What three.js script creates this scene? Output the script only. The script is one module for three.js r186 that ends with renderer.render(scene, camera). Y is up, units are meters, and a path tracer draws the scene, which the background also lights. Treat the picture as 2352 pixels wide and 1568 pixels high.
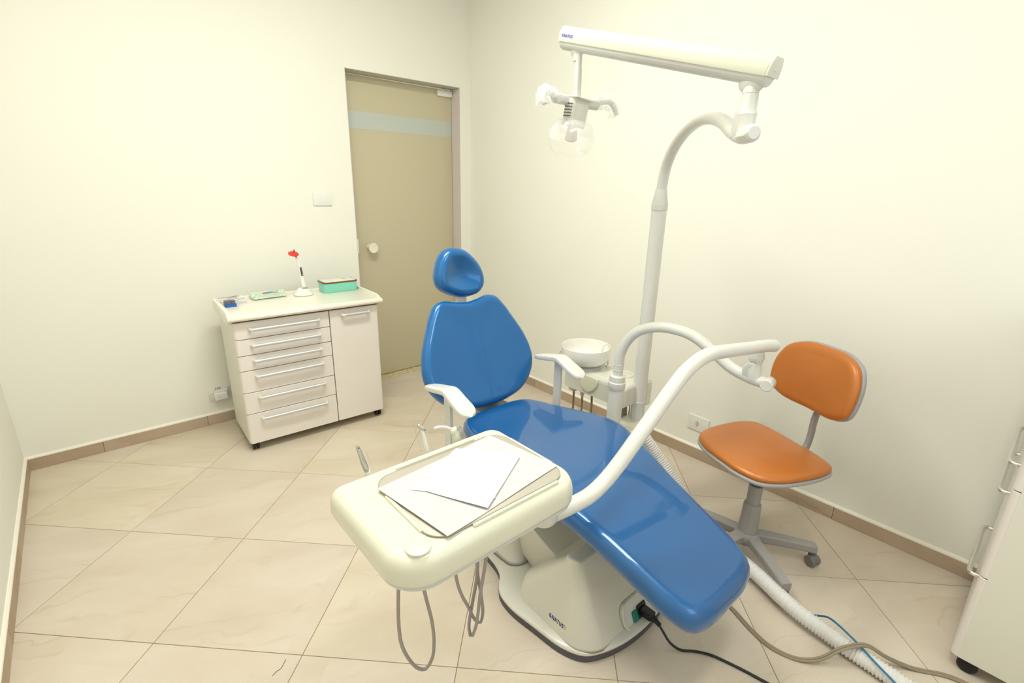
import * as THREE from 'three';
import { RoundedBoxGeometry } from 'three/addons/geometries/RoundedBoxGeometry.js';
import { mergeGeometries, mergeVertices, toCreasedNormals } from 'three/addons/utils/BufferGeometryUtils.js';
import { FontLoader } from 'three/addons/loaders/FontLoader.js';
import { TextGeometry } from 'three/addons/geometries/TextGeometry.js';
import { RectAreaLightUniformsLib } from 'three/addons/lights/RectAreaLightUniformsLib.js';
import { createNoise3D } from 'simplex-noise';

RectAreaLightUniformsLib.init();
const scene = new THREE.Scene();

// ───────── camera, lights, exposure ─────────
// room frame: x = 0 is the right wall, z = 0 the wall with the glass door, y up; metres
const camera = new THREE.PerspectiveCamera(69.77, 2352 / 1568, 0.05, 30);
camera.position.set(-2.42172, 1.4444, 3.27223);
camera.quaternion.setFromRotationMatrix(new THREE.Matrix4().makeBasis(
  new THREE.Vector3(0.752889, 0.021236, 0.657805),
  new THREE.Vector3(0.183166, 0.953232, -0.240416),
  new THREE.Vector3(-0.632146, 0.301494, 0.713787)));
const renderer = new THREE.WebGLRenderer({ antialias: true });
renderer.toneMapping = THREE.LinearToneMapping;
renderer.toneMappingExposure = 1.58;
renderer.shadowMap.enabled = true;
renderer.shadowMap.type = THREE.PCFSoftShadowMap;

scene.background = new THREE.Color().setRGB(1.5, 1.75, 2.1);   // daylight outside the window of the wall behind the camera
const ROOM = { x0: -2.825, x1: 0, z0: 0, z1: 4.3, h: 2.95 };
const LAMP_COLOR = 0xfdfdf3;
const LAMPS = [   // ceiling luminaires: x, z, width, depth, intensity
  [-1.7, 1.7, 1.24, 0.30, 17],
  [-1.7, 3.2, 1.24, 0.30, 4],
];

// ───────── helpers ─────────
let seedState = 7;
const rnd = () => { seedState = (seedState + 0x6d2b79f5) | 0; let t = Math.imul(seedState ^ (seedState >>> 15), 1 | seedState); t = (t + Math.imul(t ^ (t >>> 7), 61 | t)) ^ t; return ((t ^ (t >>> 14)) >>> 0) / 4294967296; };
const noise3 = createNoise3D(rnd);
const V = (x, y, z) => new THREE.Vector3(x, y, z);
const vv = (a) => a.map((p) => (p.isVector3 ? p.clone() : V(...p)));
const used = new Map();
function numbered(name) { const n = used.get(name) || 0; used.set(name, n + 1); return n ? name + '_' + String(n).padStart(3, '0') : name; }
function shade(o) { o.traverse((m) => { if (m.isMesh) { m.castShadow = true; m.receiveShadow = true; } }); }
function thing(name, label, category, pos = [0, 0, 0], group) {
  const o = new THREE.Group(); o.name = numbered(name); o.position.set(...pos);
  o.userData = { label, category }; if (group) o.userData.group = group;
  o.userData.label = label; scene.add(o); o.base = V(...pos); return o;
}
const baseOf = (o) => { let b = o; while (b && !b.base) b = b.parent; return b ? b.base : V(0, 0, 0); };
// part(): geometry is given in room coordinates and moved into the frame of its thing
function part(name, geo, mat, parent, label) {
  const b = baseOf(parent); geo.translate(-b.x, -b.y, -b.z);
  const m = new THREE.Mesh(geo, mat); m.name = name; m.castShadow = m.receiveShadow = true; parent.add(m);
  if (label) m.userData.label = label; return m;
}
function single(name, geo, mat, label, category, group) {
  geo.computeBoundingBox(); const bb = geo.boundingBox, c = V((bb.min.x + bb.max.x) / 2, bb.min.y, (bb.min.z + bb.max.z) / 2);
  geo.translate(-c.x, -c.y, -c.z);
  const m = new THREE.Mesh(geo, mat); m.name = numbered(name); m.position.copy(c); m.castShadow = m.receiveShadow = true;
  m.userData = { label, category }; if (group) m.userData.group = group; scene.add(m); return m;
}
function struct(name, geo, mat, parent) {
  const m = new THREE.Mesh(geo, mat); m.name = parent ? name : numbered(name); m.castShadow = m.receiveShadow = true;
  if (!parent) m.userData.kind = 'structure'; (parent || scene).add(m); return m;
}
function structGroup(name) { const g = new THREE.Group(); g.name = name; g.userData.kind = 'structure'; scene.add(g); return g; }
function mg(list) {
  const l = list.filter(Boolean).map((g) => { const n = g.index ? g.toNonIndexed() : g; for (const k of Object.keys(n.attributes)) if (!['position', 'normal', 'uv'].includes(k)) n.deleteAttribute(k); if (!n.attributes.uv) n.setAttribute('uv', new THREE.BufferAttribute(new Float32Array(n.attributes.position.count * 2), 2)); n.morphAttributes = {}; return n; });
  return mergeGeometries(l);
}
function rbox(cx, cy, cz, w, h, d, r = 0.004, seg = 3) { const g = new RoundedBoxGeometry(w, h, d, seg, Math.min(r, w / 2.01, h / 2.01, d / 2.01)); g.translate(cx, cy, cz); return g; }
function box(x0, x1, y0, y1, z0, z1, r = 0.003) { return rbox((x0 + x1) / 2, (y0 + y1) / 2, (z0 + z1) / 2, x1 - x0, y1 - y0, z1 - z0, r); }
function plainBox(x0, x1, y0, y1, z0, z1) { const g = new THREE.BoxGeometry(x1 - x0, y1 - y0, z1 - z0); g.translate((x0 + x1) / 2, (y0 + y1) / 2, (z0 + z1) / 2); return g; }
// solid of revolution between two points, profile = [[t along axis 0..1, radius], ...]
function turned(a, b, profile, rad = 32) {
  const A = V(...a), B = V(...b), L = A.distanceTo(B);
  const pts = [new THREE.Vector2(0.00001, profile[0][0] * L), ...profile.map(([t, r]) => new THREE.Vector2(Math.max(r, 0.00001), t * L)), new THREE.Vector2(0.00001, profile[profile.length - 1][0] * L)];
  let g = new THREE.LatheGeometry(pts, rad);
  g = toCreasedNormals(g, 0.6);
  g.applyQuaternion(new THREE.Quaternion().setFromUnitVectors(V(0, 1, 0), B.clone().sub(A).normalize())); g.translate(A.x, A.y, A.z); return g;
}
function cyl(a, b, r, rad = 28, bev = 0.0015) { const L = V(...a).distanceTo(V(...b)), e = Math.min(bev, r * 0.4, L * 0.4) / L, br = Math.min(bev, r * 0.4); return turned(a, b, [[0, r - br], [e, r], [1 - e, r], [1, r - br]], rad); }
function curveOf(pts, tension = 0.5, closed = false) { return new THREE.CatmullRomCurve3(vv(pts), closed, tension === 0.5 ? 'centripetal' : 'catmullrom', tension); }
function sweep(curve, n, rad, r, caps = true, squash) {
  const rf = typeof r === 'function' ? r : () => r;
  const fr = curve.computeFrenetFrames(n, false), P = [], N = [], U = [], I = [], len = curve.getLength();
  for (let i = 0; i <= n; i++) {
    const t = i / n, p = curve.getPointAt(t), R = rf(t, t * len);
    for (let j = 0; j <= rad; j++) {
      const a = j / rad * Math.PI * 2, c = Math.cos(a), s = Math.sin(a) * (squash || 1);
      const d = fr.normals[i].clone().multiplyScalar(c).addScaledVector(fr.binormals[i], s);
      P.push(p.x + d.x * R, p.y + d.y * R, p.z + d.z * R); U.push(j / rad, t * len);
    }
  }
  const w = rad + 1;
  for (let i = 0; i < n; i++) for (let j = 0; j < rad; j++) { const a = i * w + j, b = a + 1, c = a + w, d = c + 1; I.push(a, b, c, b, d, c); }
  const g = new THREE.BufferGeometry(); g.setAttribute('position', new THREE.Float32BufferAttribute(P, 3)); g.setAttribute('uv', new THREE.Float32BufferAttribute(U, 2)); g.setIndex(I);
  g.computeVertexNormals();
  // weld normals at the seam
  const nn = g.attributes.normal; for (let i = 0; i <= n; i++) { const a = i * w, b = a + rad, v = V(nn.getX(a) + nn.getX(b), nn.getY(a) + nn.getY(b), nn.getZ(a) + nn.getZ(b)).normalize(); nn.setXYZ(a, v.x, v.y, v.z); nn.setXYZ(b, v.x, v.y, v.z); }
  if (!caps) return g;
  const cap = (i, sgn) => { const c = new THREE.CircleGeometry(1, rad), pa = c.attributes.position, p = curve.getPointAt(i / n), R = rf(i / n, i / n * len);
    for (let k = 0; k < pa.count; k++) { const d = fr.normals[i].clone().multiplyScalar(pa.getX(k) * R).addScaledVector(fr.binormals[i], pa.getY(k) * R * (squash || 1) * sgn); pa.setXYZ(k, p.x + d.x, p.y + d.y, p.z + d.z); }
    c.computeVertexNormals(); return c; };
  return mg([g, cap(0, -1), cap(n, 1)]);
}
function tube(pts, r, n = 48, rad = 14) { return sweep(curveOf(pts), n, rad, r); }
function extr(pts, depth, bevel = 0.002, holes, curveSeg = 6) {   // xy polygon pulled along +z, bevel inside the given size
  const sh = pts instanceof THREE.Shape ? pts : new THREE.Shape(pts.map((p) => new THREE.Vector2(p[0], p[1])));
  if (holes) for (const h of holes) sh.holes.push(new THREE.Path(h.map((p) => new THREE.Vector2(p[0], p[1]))));
  const b = Math.min(bevel, depth * 0.45);
  const g = new THREE.ExtrudeGeometry(sh, { depth: depth - 2 * b, bevelEnabled: b > 0, bevelThickness: b, bevelSize: b, bevelOffset: -b, bevelSegments: 3, curveSegments: curveSeg });
  g.translate(0, 0, b); return toCreasedNormals(g, 0.7);
}
function rrect(w, h, r, x = 0, y = 0) {   // rounded rectangle; r a number or four (bl, br, tr, tl)
  const R = Array.isArray(r) ? r : [r, r, r, r], s = new THREE.Shape(), X0 = x - w / 2, X1 = x + w / 2, Y0 = y - h / 2, Y1 = y + h / 2;
  s.moveTo(X0 + R[0], Y0); s.lineTo(X1 - R[1], Y0); s.absarc(X1 - R[1], Y0 + R[1], R[1], -Math.PI / 2, 0); s.lineTo(X1, Y1 - R[2]); s.absarc(X1 - R[2], Y1 - R[2], R[2], 0, Math.PI / 2);
  s.lineTo(X0 + R[3], Y1); s.absarc(X0 + R[3], Y1 - R[3], R[3], Math.PI / 2, Math.PI); s.lineTo(X0, Y0 + R[0]); s.absarc(X0 + R[0], Y0 + R[0], R[0], Math.PI, Math.PI * 1.5); return s;
}
function up(g) { g.rotateX(-Math.PI / 2); return g; }   // xy shape becomes (x, -z), pulled up +y
function smoothLoop(ctrl, n = 96) {
  const c = new THREE.CatmullRomCurve3(ctrl.map((p) => V(p[0], p[1], 0)), true, 'centripetal'); const out = c.getSpacedPoints(n).slice(0, n).map((p) => [p.x, p.y]);
  let A = 0; for (let i = 0; i < n; i++) { const a = out[i], b = out[(i + 1) % n]; A += a[0] * b[1] - b[0] * a[1]; } return A < 0 ? out.reverse() : out;
}
// padded cushion over a closed outline; w runs from -th/2 to +th/2, map() places (u, v, w) in the room
function cushion(out, { th, r = th / 2, top = () => 0, rings = 12, edge = 10, map }) {
  const n = out.length; let cx = 0, cy = 0; for (const p of out) { cx += p[0] / n; cy += p[1] / n; }
  const nor = out.map((p, i) => { const a = out[(i + n - 1) % n], b = out[(i + 1) % n]; const dx = b[0] - a[0], dy = b[1] - a[1], l = Math.hypot(dx, dy); return [dy / l, -dx / l]; });
  const rowsP = [];
  const inset = out.map((p, i) => [p[0] - nor[i][0] * r, p[1] - nor[i][1] * r]);
  for (let k = 1; k <= rings; k++) { const s = k / rings; rowsP.push(inset.map((p) => { const u = cx + (p[0] - cx) * s, v = cy + (p[1] - cy) * s; return [u, v, th / 2 + top(u, v, s)]; })); }
  for (let k = 1; k < edge; k++) { const a = k / edge * Math.PI, s = Math.sin(a), c = Math.cos(a); rowsP.push(out.map((p, i) => { const o = -r + r * Math.pow(s, 0.9); const u = p[0] + nor[i][0] * o, v = p[1] + nor[i][1] * o; return [u, v, th / 2 * c + (c > 0 ? top(u, v, 1) * c : 0)]; })); }
  for (let k = 2; k >= 1; k--) { const s = k / 2; rowsP.push(inset.map((p) => [cx + (p[0] - cx) * s, cy + (p[1] - cy) * s, -th / 2])); }
  const P = [], I = [], q = (p) => { const m = map(p[0], p[1], p[2]); P.push(m[0], m[1], m[2]); };
  q([cx, cy, th / 2 + top(cx, cy, 0)]); for (const row of rowsP) for (const p of row) q(p); q([cx, cy, -th / 2]);
  for (let j = 0; j < n; j++) I.push(0, 1 + j, 1 + (j + 1) % n);
  for (let k = 0; k < rowsP.length - 1; k++) for (let j = 0; j < n; j++) { const a = 1 + k * n + j, b = 1 + k * n + (j + 1) % n, c = a + n, d = b + n; I.push(a, c, b, b, c, d); }
  const L = 1 + (rowsP.length - 1) * n, last = 1 + rowsP.length * n; for (let j = 0; j < n; j++) I.push(last, L + (j + 1) % n, L + j);
  const g = new THREE.BufferGeometry(); g.setAttribute('position', new THREE.Float32BufferAttribute(P, 3)); g.setIndex(I);
  // orient outwards
  const pv = (i) => V(P[3 * i], P[3 * i + 1], P[3 * i + 2]); let vol = 0; for (let i = 0; i < I.length; i += 3) vol += pv(I[i]).dot(pv(I[i + 1]).cross(pv(I[i + 2]))); if (vol < 0) { for (let i = 0; i < I.length; i += 3) [I[i + 1], I[i + 2]] = [I[i + 2], I[i + 1]]; g.setIndex(I); }
  g.computeVertexNormals(); return g;
}
// loft through closed rings of equal length (arrays of [x,y,z]); capped
function loft(rings, capStart = true, capEnd = true) {
  const n = rings[0].length, P = [], I = []; for (const r of rings) for (const p of r) P.push(...p);
  for (let k = 0; k < rings.length - 1; k++) for (let j = 0; j < n; j++) { const a = k * n + j, b = k * n + (j + 1) % n, c = a + n, d = b + n; I.push(a, b, c, b, d, c); }
  const capf = (k, flip) => { let c = [0, 0, 0]; for (const p of rings[k]) for (let i = 0; i < 3; i++) c[i] += p[i] / n; const id = P.length / 3; P.push(...c); for (let j = 0; j < n; j++) flip ? I.push(id, k * n + (j + 1) % n, k * n + j) : I.push(id, k * n + j, k * n + (j + 1) % n); };
  if (capStart) capf(0, true); if (capEnd) capf(rings.length - 1, false);
  const pv = (i) => V(P[3 * i], P[3 * i + 1], P[3 * i + 2]); let vol = 0; for (let i = 0; i < I.length; i += 3) vol += pv(I[i]).dot(pv(I[i + 1]).cross(pv(I[i + 2])));
  if (vol < 0) for (let i = 0; i < I.length; i += 3) [I[i + 1], I[i + 2]] = [I[i + 2], I[i + 1]];
  const g = new THREE.BufferGeometry(); g.setAttribute('position', new THREE.Float32BufferAttribute(P, 3)); g.setIndex(I); g.computeVertexNormals(); return g;
}
function rrectRing(x0, x1, z0, z1, r, y, k = 10) {   // rounded rectangle ring at height y (y may be a function of z)
  const o = [], cs = [[x1 - r, z1 - r, 0], [x0 + r, z1 - r, 1], [x0 + r, z0 + r, 2], [x1 - r, z0 + r, 3]];
  for (const [cx, cz, q] of cs) for (let i = 0; i <= k; i++) { const a = (q + i / k) * Math.PI / 2, x = cx + r * Math.cos(a), z = cz + r * Math.sin(a); o.push([x, typeof y === 'function' ? y(x, z) : y, z]); }
  return o;
}
function lerpTable(t, x) { if (x <= t[0][0]) return t[0][1]; for (let i = 1; i < t.length; i++) if (x <= t[i][0]) { const [a, b] = t[i - 1], [c, d] = t[i]; return b + (d - b) * (x - a) / (c - a); } return t[t.length - 1][1]; }
function splineTable(t) { const c = new THREE.CatmullRomCurve3(t.map(([a, b]) => V(a, b, 0)), false, 'centripetal').getPoints(200).map((p) => [p.x, p.y]); return (x) => lerpTable(c, x); }

// ───────── materials ─────────
const std = (color, roughness = 0.5, o = {}) => new THREE.MeshStandardMaterial({ color, roughness, ...o });
const phy = (color, roughness = 0.4, o = {}) => new THREE.MeshPhysicalMaterial({ color, roughness, ...o });
const lin = (r, g, b) => new THREE.Color().setRGB(r, g, b);
function dataTex(w, h, fn, srgb = true, wrap = true) {
  const d = new Uint8Array(w * h * 4); for (let y = 0; y < h; y++) for (let x = 0; x < w; x++) { const c = fn(x, y), i = (y * w + x) * 4; d[i] = c[0]; d[i + 1] = c[1]; d[i + 2] = c[2]; d[i + 3] = c[3] ?? 255; }
  const t = new THREE.DataTexture(d, w, h); if (srgb) t.colorSpace = THREE.SRGBColorSpace; t.magFilter = THREE.LinearFilter; t.minFilter = THREE.LinearMipmapLinearFilter; t.generateMipmaps = true;
  if (wrap) t.wrapS = t.wrapT = THREE.RepeatWrapping; t.needsUpdate = true; return t;
}
const fbm = (x, y, z, o = 4) => { let a = 0.5, s = 0; for (let i = 0; i < o; i++) { s += a * noise3(x, y, z); x *= 2.03; y *= 2.03; a *= 0.5; } return s; };
const plasterBump = dataTex(256, 256, (x, y) => { const v = 128 + 60 * fbm(x / 20, y / 20, 3, 3) + 40 * noise3(x / 4, y / 4, 9); return [v, v, v]; }, false);
plasterBump.repeat.set(1.6, 1.6);
const M = {
  wall: std('#f0efe6', 0.82, { bumpMap: plasterBump, bumpScale: 0.0004 }),
  ceiling: std('#f1efe4', 0.9),
  jamb: std('#d9cfcb', 0.6),
  white: phy('#dcdbd5', 0.35, { clearcoat: 0.5, clearcoatRoughness: 0.12 }),
  whiteGrey: phy('#d3d3cf', 0.38, { clearcoat: 0.4, clearcoatRoughness: 0.15 }),
  cream: phy('#dddcc9', 0.34, { clearcoat: 0.7, clearcoatRoughness: 0.08 }),
  base: phy('#d5d3c8', 0.34, { clearcoat: 0.6, clearcoatRoughness: 0.06 }),
  rubber: std('#55525a', 0.6),
  greyPlastic: std('#a29d9b', 0.5),
  greyDark: std('#6f6a67', 0.55),
  black: std('#141416', 0.45),
  hose: std('#a59c98', 0.5),
  hoseBrown: std('#8d8069', 0.5),
  laminate: phy('#ebe4de', 0.42, { clearcoat: 0.25, clearcoatRoughness: 0.25 }),
  carcass: phy('#e4e2d6', 0.45, { clearcoat: 0.2, clearcoatRoughness: 0.3 }),
  counter: phy('#f1ecdf', 0.32, { clearcoat: 0.4, clearcoatRoughness: 0.2 }),
  brownEdge: std('#6b4a33', 0.7),
  alu: std('#d2d3d3', 0.42, { metalness: 0.6 }),
  chrome: std('#e4e3df', 0.2, { metalness: 1 }),
  steel: std('#b9bab8', 0.25, { metalness: 0.9 }),
  plate: phy('#ecebe6', 0.35, { clearcoat: 0.3 }),
  paper: std('#efeff1', 0.85),
  liner: std('#cfcaca', 0.85),
  blue: phy(lin(0.002, 0.122, 0.37), 0.34, { metalness: 0.25, clearcoat: 0.5, clearcoatRoughness: 0.03 }),
  blueSeat: phy(lin(0.002, 0.11, 0.35), 0.34, { metalness: 0.25, clearcoat: 0.95, clearcoatRoughness: 0.02 }),
  orange: phy(lin(0.53, 0.165, 0.022), 0.4, { metalness: 0.15, clearcoat: 0.35, clearcoatRoughness: 0.3 }),
  film: phy('#ffffff', 0.03, { transmission: 1, thickness: 0, ior: 1.2, side: THREE.DoubleSide }),
  filmMilky: phy('#ffffff', 0.08, { transmission: 0.8, thickness: 0, ior: 1.3, side: THREE.DoubleSide }),
  filmSoft: phy('#ffffff', 0.12, { transmission: 0.72, thickness: 0, ior: 1.35, side: THREE.DoubleSide }),
  clear: phy('#ffffff', 0.03, { transmission: 0.95, thickness: 0, ior: 1.25, side: THREE.DoubleSide }),
  reflector: phy('#ffffff', 0.14, { transmission: 0.75, thickness: 0, side: THREE.DoubleSide, clearcoat: 1, clearcoatRoughness: 0.03 }),
};

// ───────── floor of diagonal tiles ─────────
const CI = -0.5215204766, CB = 6.9953714909, S2 = Math.SQRT1_2;   // where the tile grid meets the walls
const gridToRoom = (i, j) => { const gx = i - (CI + CB) / 2, gz = j - (CI - CB) / 2; return [0.5 * S2 * (gx - gz), 0.5 * S2 * (gx + gz)]; };
function clipRect(poly, x0, x1, z0, z1) {
  const cut = (p, inside, inter) => { const o = []; for (let i = 0; i < p.length; i++) { const a = p[i], b = p[(i + 1) % p.length], ia = inside(a), ib = inside(b); if (ia) o.push(a); if (ia !== ib) o.push(inter(a, b)); } return o; };
  const ix = (X) => (a, b) => { const t = (X - a[0]) / (b[0] - a[0]); return [X, a[1] + t * (b[1] - a[1])]; }, iz = (Z) => (a, b) => { const t = (Z - a[1]) / (b[1] - a[1]); return [a[0] + t * (b[0] - a[0]), Z]; };
  let p = poly; p = cut(p, (q) => q[0] >= x0, ix(x0)); if (p.length) p = cut(p, (q) => q[0] <= x1, ix(x1)); if (p.length) p = cut(p, (q) => q[1] >= z0, iz(z0)); if (p.length) p = cut(p, (q) => q[1] <= z1, iz(z1)); return p;
}
const TS = 768;
function marble(k, base, contrast) {
  // fine veins that run about along one side of the tile; uv in tiles
  return dataTex(TS, TS, (x, y) => {
    const u = x / TS, v = y / TS, z = k * 17.3;
    const c = u * 0.945 - v * 0.33, d = u * 0.33 + v * 0.945;      // along and across the veining
    const warp = 0.10 * fbm(c * 1.6, d * 2.6, z, 4) + 0.012 * fbm(c * 9, d * 9, z + 60, 3);
    const e = d + warp;
    const v1 = Math.pow(Math.max(0, 1 - Math.abs(fbm(c * 0.55, e * 3.6, z + 3, 2)) * 12), 2.4);
    const v2 = Math.pow(Math.max(0, 1 - Math.abs(fbm(c * 0.8 + 5, e * 6.5, z + 8, 3)) * 13), 3);
    const m1 = THREE.MathUtils.smoothstep(fbm(c * 1.6, e * 2.1, z + 20, 2), -0.15, 0.5);
    const m2 = THREE.MathUtils.smoothstep(fbm(c * 2.3, e * 3.1, z + 30, 2), 0.0, 0.6);
    const cloud = fbm(c * 1.2, e * 4.2, z + 40, 5);
    const grain = noise3(u * 210, v * 210, z) * 0.5 + noise3(u * 90, v * 90, z + 2) * 0.5;
    const t = contrast * (0.42 * v1 * m1 + 0.32 * v2 * m2) - cloud * 0.30 * contrast;
    const g = grain * 1.7;
    return [base[0] - t * 30 + g, base[1] - t * 37 + g, base[2] - t * 46 + g].map((q) => Math.max(0, Math.min(255, q)));
  }, true, true);
}
const tileMats = [0, 1, 2, 3, 4].map((k) => std('#ffffff', 0.34, { map: marble(k, [211 + (k % 3) * 2, 198 + (k % 3) * 2, 181 + (k % 2) * 2], 1) }));
const floor = structGroup('floor');
{
  struct('grout_bed', plainBox(ROOM.x0 - 0.1, ROOM.x1 + 0.1, -0.06, -0.0022, -0.12, ROOM.z1 + 0.1), std('#9c8468', 0.95), floor);
  const gap = 0.0011;
  for (let i = -6; i < 14; i++) for (let j = -8; j < 12; j++) {
    const sq = [[i, j], [i + 1, j], [i + 1, j + 1], [i, j + 1]].map(([a, b], n) => gridToRoom(a + (n === 0 || n === 3 ? gap / 0.5 : -gap / 0.5), b + (n < 2 ? gap / 0.5 : -gap / 0.5)));
    const p = clipRect(sq, ROOM.x0 + 0.002, ROOM.x1 - 0.002, -0.021, ROOM.z1 - 0.002);
    if (p.length < 3) continue;
    let A = 0; for (let n = 0; n < p.length; n++) { const a = p[n], b = p[(n + 1) % p.length]; A += a[0] * b[1] - b[0] * a[1]; } if (Math.abs(A) < 0.0008) continue;
    const sh = new THREE.Shape(p.map((q) => new THREE.Vector2(q[0], -q[1])));
    const g = new THREE.ExtrudeGeometry(sh, { depth: 0.006, bevelEnabled: true, bevelThickness: 0.0008, bevelSize: 0.0008, bevelOffset: -0.0008, bevelSegments: 1 });
    up(g); g.translate(0, -0.0068, 0);
    const pa = g.attributes.position, ua = g.attributes.uv, k = Math.floor(rnd() * 5), ou = rnd(), ov = rnd(), fl = rnd() < 0.5 ? 1 : -1;
    for (let n = 0; n < pa.count; n++) { const X = pa.getX(n), Z = pa.getZ(n), gu = (X + Z) * S2 / 0.5, gv = (Z - X) * S2 / 0.5; ua.setXY(n, (gu * 0.5) * fl + ou, (gv * 0.5) * fl + ov); }
    const t = struct('tile', g, tileMats[k], floor);
  }
}
// ───────── walls, skirting, ceiling ─────────
const DOOR = { x0: -0.9705, x1: -0.0925, h: 2.13 };
function uvByPos(g) { const p = g.attributes.position, n = g.attributes.normal, u = new Float32Array(p.count * 2); for (let i = 0; i < p.count; i++) { const ax = Math.abs(n.getX(i)), ay = Math.abs(n.getY(i)); u[2 * i] = ax > 0.7 ? p.getZ(i) : p.getX(i); u[2 * i + 1] = ay > 0.7 ? p.getZ(i) : p.getY(i); } g.setAttribute('uv', new THREE.BufferAttribute(u, 2)); return g; }
{
  const sh = new THREE.Shape([[ROOM.x0 - 0.12, -0.06], [DOOR.x0, -0.06], [DOOR.x0, DOOR.h], [DOOR.x1, DOOR.h], [DOOR.x1, -0.06], [ROOM.x1 + 0.12, -0.06], [ROOM.x1 + 0.12, ROOM.h + 0.12], [ROOM.x0 - 0.12, ROOM.h + 0.12]].map((p) => new THREE.Vector2(...p)));
  const g = new THREE.ExtrudeGeometry(sh, { depth: 0.125, bevelEnabled: false }); g.translate(0, 0, -0.125);
  struct('wall_back', uvByPos(g), M.wall);
  struct('wall_right', uvByPos(plainBox(0, 0.12, -0.06, ROOM.h + 0.12, 0, ROOM.z1 + 0.12)), M.wall);
  struct('wall_left', uvByPos(plainBox(ROOM.x0 - 0.12, ROOM.x0, -0.06, ROOM.h + 0.12, 0, ROOM.z1 + 0.12)), M.wall);
  const WIN = { x0: -1.75, x1: -0.85, y0: 1.0, y1: 2.0 };
  const fw = new THREE.Shape([[ROOM.x0, -0.06], [ROOM.x1, -0.06], [ROOM.x1, ROOM.h + 0.12], [ROOM.x0, ROOM.h + 0.12]].map((p) => new THREE.Vector2(...p)));
  fw.holes.push(new THREE.Path([[WIN.x0, WIN.y0], [WIN.x0, WIN.y1], [WIN.x1, WIN.y1], [WIN.x1, WIN.y0]].map((p) => new THREE.Vector2(...p))));
  const fg = new THREE.ExtrudeGeometry(fw, { depth: 0.12, bevelEnabled: false }); fg.translate(0, 0, ROOM.z1);
  struct('wall_front', uvByPos(fg), M.wall);
  const win = structGroup('window_1'), wz = ROOM.z1 + 0.06, wm = (WIN.x0 + WIN.x1) / 2;
  for (const x of [WIN.x0, wm - 0.018, WIN.x1 - 0.036]) struct('window_frame', box(x, x + 0.036, WIN.y0, WIN.y1, wz - 0.02, wz + 0.02), M.alu, win);
  for (const y of [WIN.y0, WIN.y1 - 0.036]) struct('window_frame', box(WIN.x0, WIN.x1, y, y + 0.036, wz - 0.019, wz + 0.019), M.alu, win);
  for (const [a, b] of [[WIN.x0 + 0.03, wm - 0.01], [wm + 0.01, WIN.x1 - 0.03]]) struct('window_pane', box(a, b, WIN.y0 + 0.03, WIN.y1 - 0.03, wz - 0.003, wz + 0.003, 0.001), M.clear, win);
  struct('ceiling', uvByPos(plainBox(ROOM.x0, ROOM.x1, ROOM.h, ROOM.h + 0.12, 0, ROOM.z1)), M.ceiling);
  // skirting: cut strips of the floor tile, with a thin plaster ledge on top
  const skMats = [0, 1, 2].map((k) => std(['#cdbba6', '#c8b6a0', '#d1c0ab'][k], 0.5, { map: marble(20 + k, [228, 223, 216], 2.0) }));
  const ledge = std('#efe9d6', 0.8);
  const run = (name, a, b, axis, wallAt, dir) => {   // axis 'x' or 'z'
    const g = structGroup(name); let s = a; let first = true;
    while (s < b - 1e-6) {
      const e = Math.min(b, s + (first ? 0.31 : 0.5)); first = false; const lo = s + 0.0007, hi = e - 0.0007, t0 = dir > 0 ? wallAt : wallAt - 0.011, t1 = dir > 0 ? wallAt + 0.011 : wallAt;
      const q = axis === 'x' ? box(lo, hi, 0.0005, 0.0635, t0, t1, 0.0012) : box(t0, t1, 0.0005, 0.0635, lo, hi, 0.0012);
      const p = q.attributes.position, u = new Float32Array(p.count * 2), ou = rnd(); for (let n = 0; n < p.count; n++) { u[2 * n] = (axis === 'x' ? p.getX(n) : p.getZ(n)) + ou; u[2 * n + 1] = p.getY(n) * 1.0 + ou; } q.setAttribute('uv', new THREE.BufferAttribute(u, 2));
      struct('tile', q, skMats[Math.floor(rnd() * 3)], g); s = e;
    }
    const pr = [[0, 0.0635], [0.0105, 0.0635], [0.0098, 0.069], [0.003, 0.0765], [0, 0.0765]];   // ledge profile, thickness out from the wall
    const sh2 = new THREE.Shape(pr.map((p) => new THREE.Vector2(p[0], p[1]))); const l = new THREE.ExtrudeGeometry(sh2, { depth: b - a, bevelEnabled: false });
    if (axis === 'x') { l.rotateY(-Math.PI / 2); l.scale(1, 1, 1); l.translate(b, 0, wallAt); } else { if (dir < 0) l.scale(-1, 1, 1); l.translate(wallAt, 0, a); }
    if (axis === 'z' && dir < 0) { const idx = l.index; const pp = l.toNonIndexed(); void idx; void pp; l.computeVertexNormals(); }
    struct('skirting_ledge', l, new THREE.MeshStandardMaterial({ color: '#f4f0e4', roughness: 0.8, side: THREE.DoubleSide }), g);
  };
  run('baseboard_back', ROOM.x0, DOOR.x0, 'x', 0, 1);
  run('baseboard_corner', DOOR.x1, ROOM.x1, 'x', 0, 1);
  run('baseboard_right', 0.011, ROOM.z1, 'z', 0, -1);
  run('baseboard_left', 0.011, ROOM.z1, 'z', ROOM.x0, 1);
}
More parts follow.
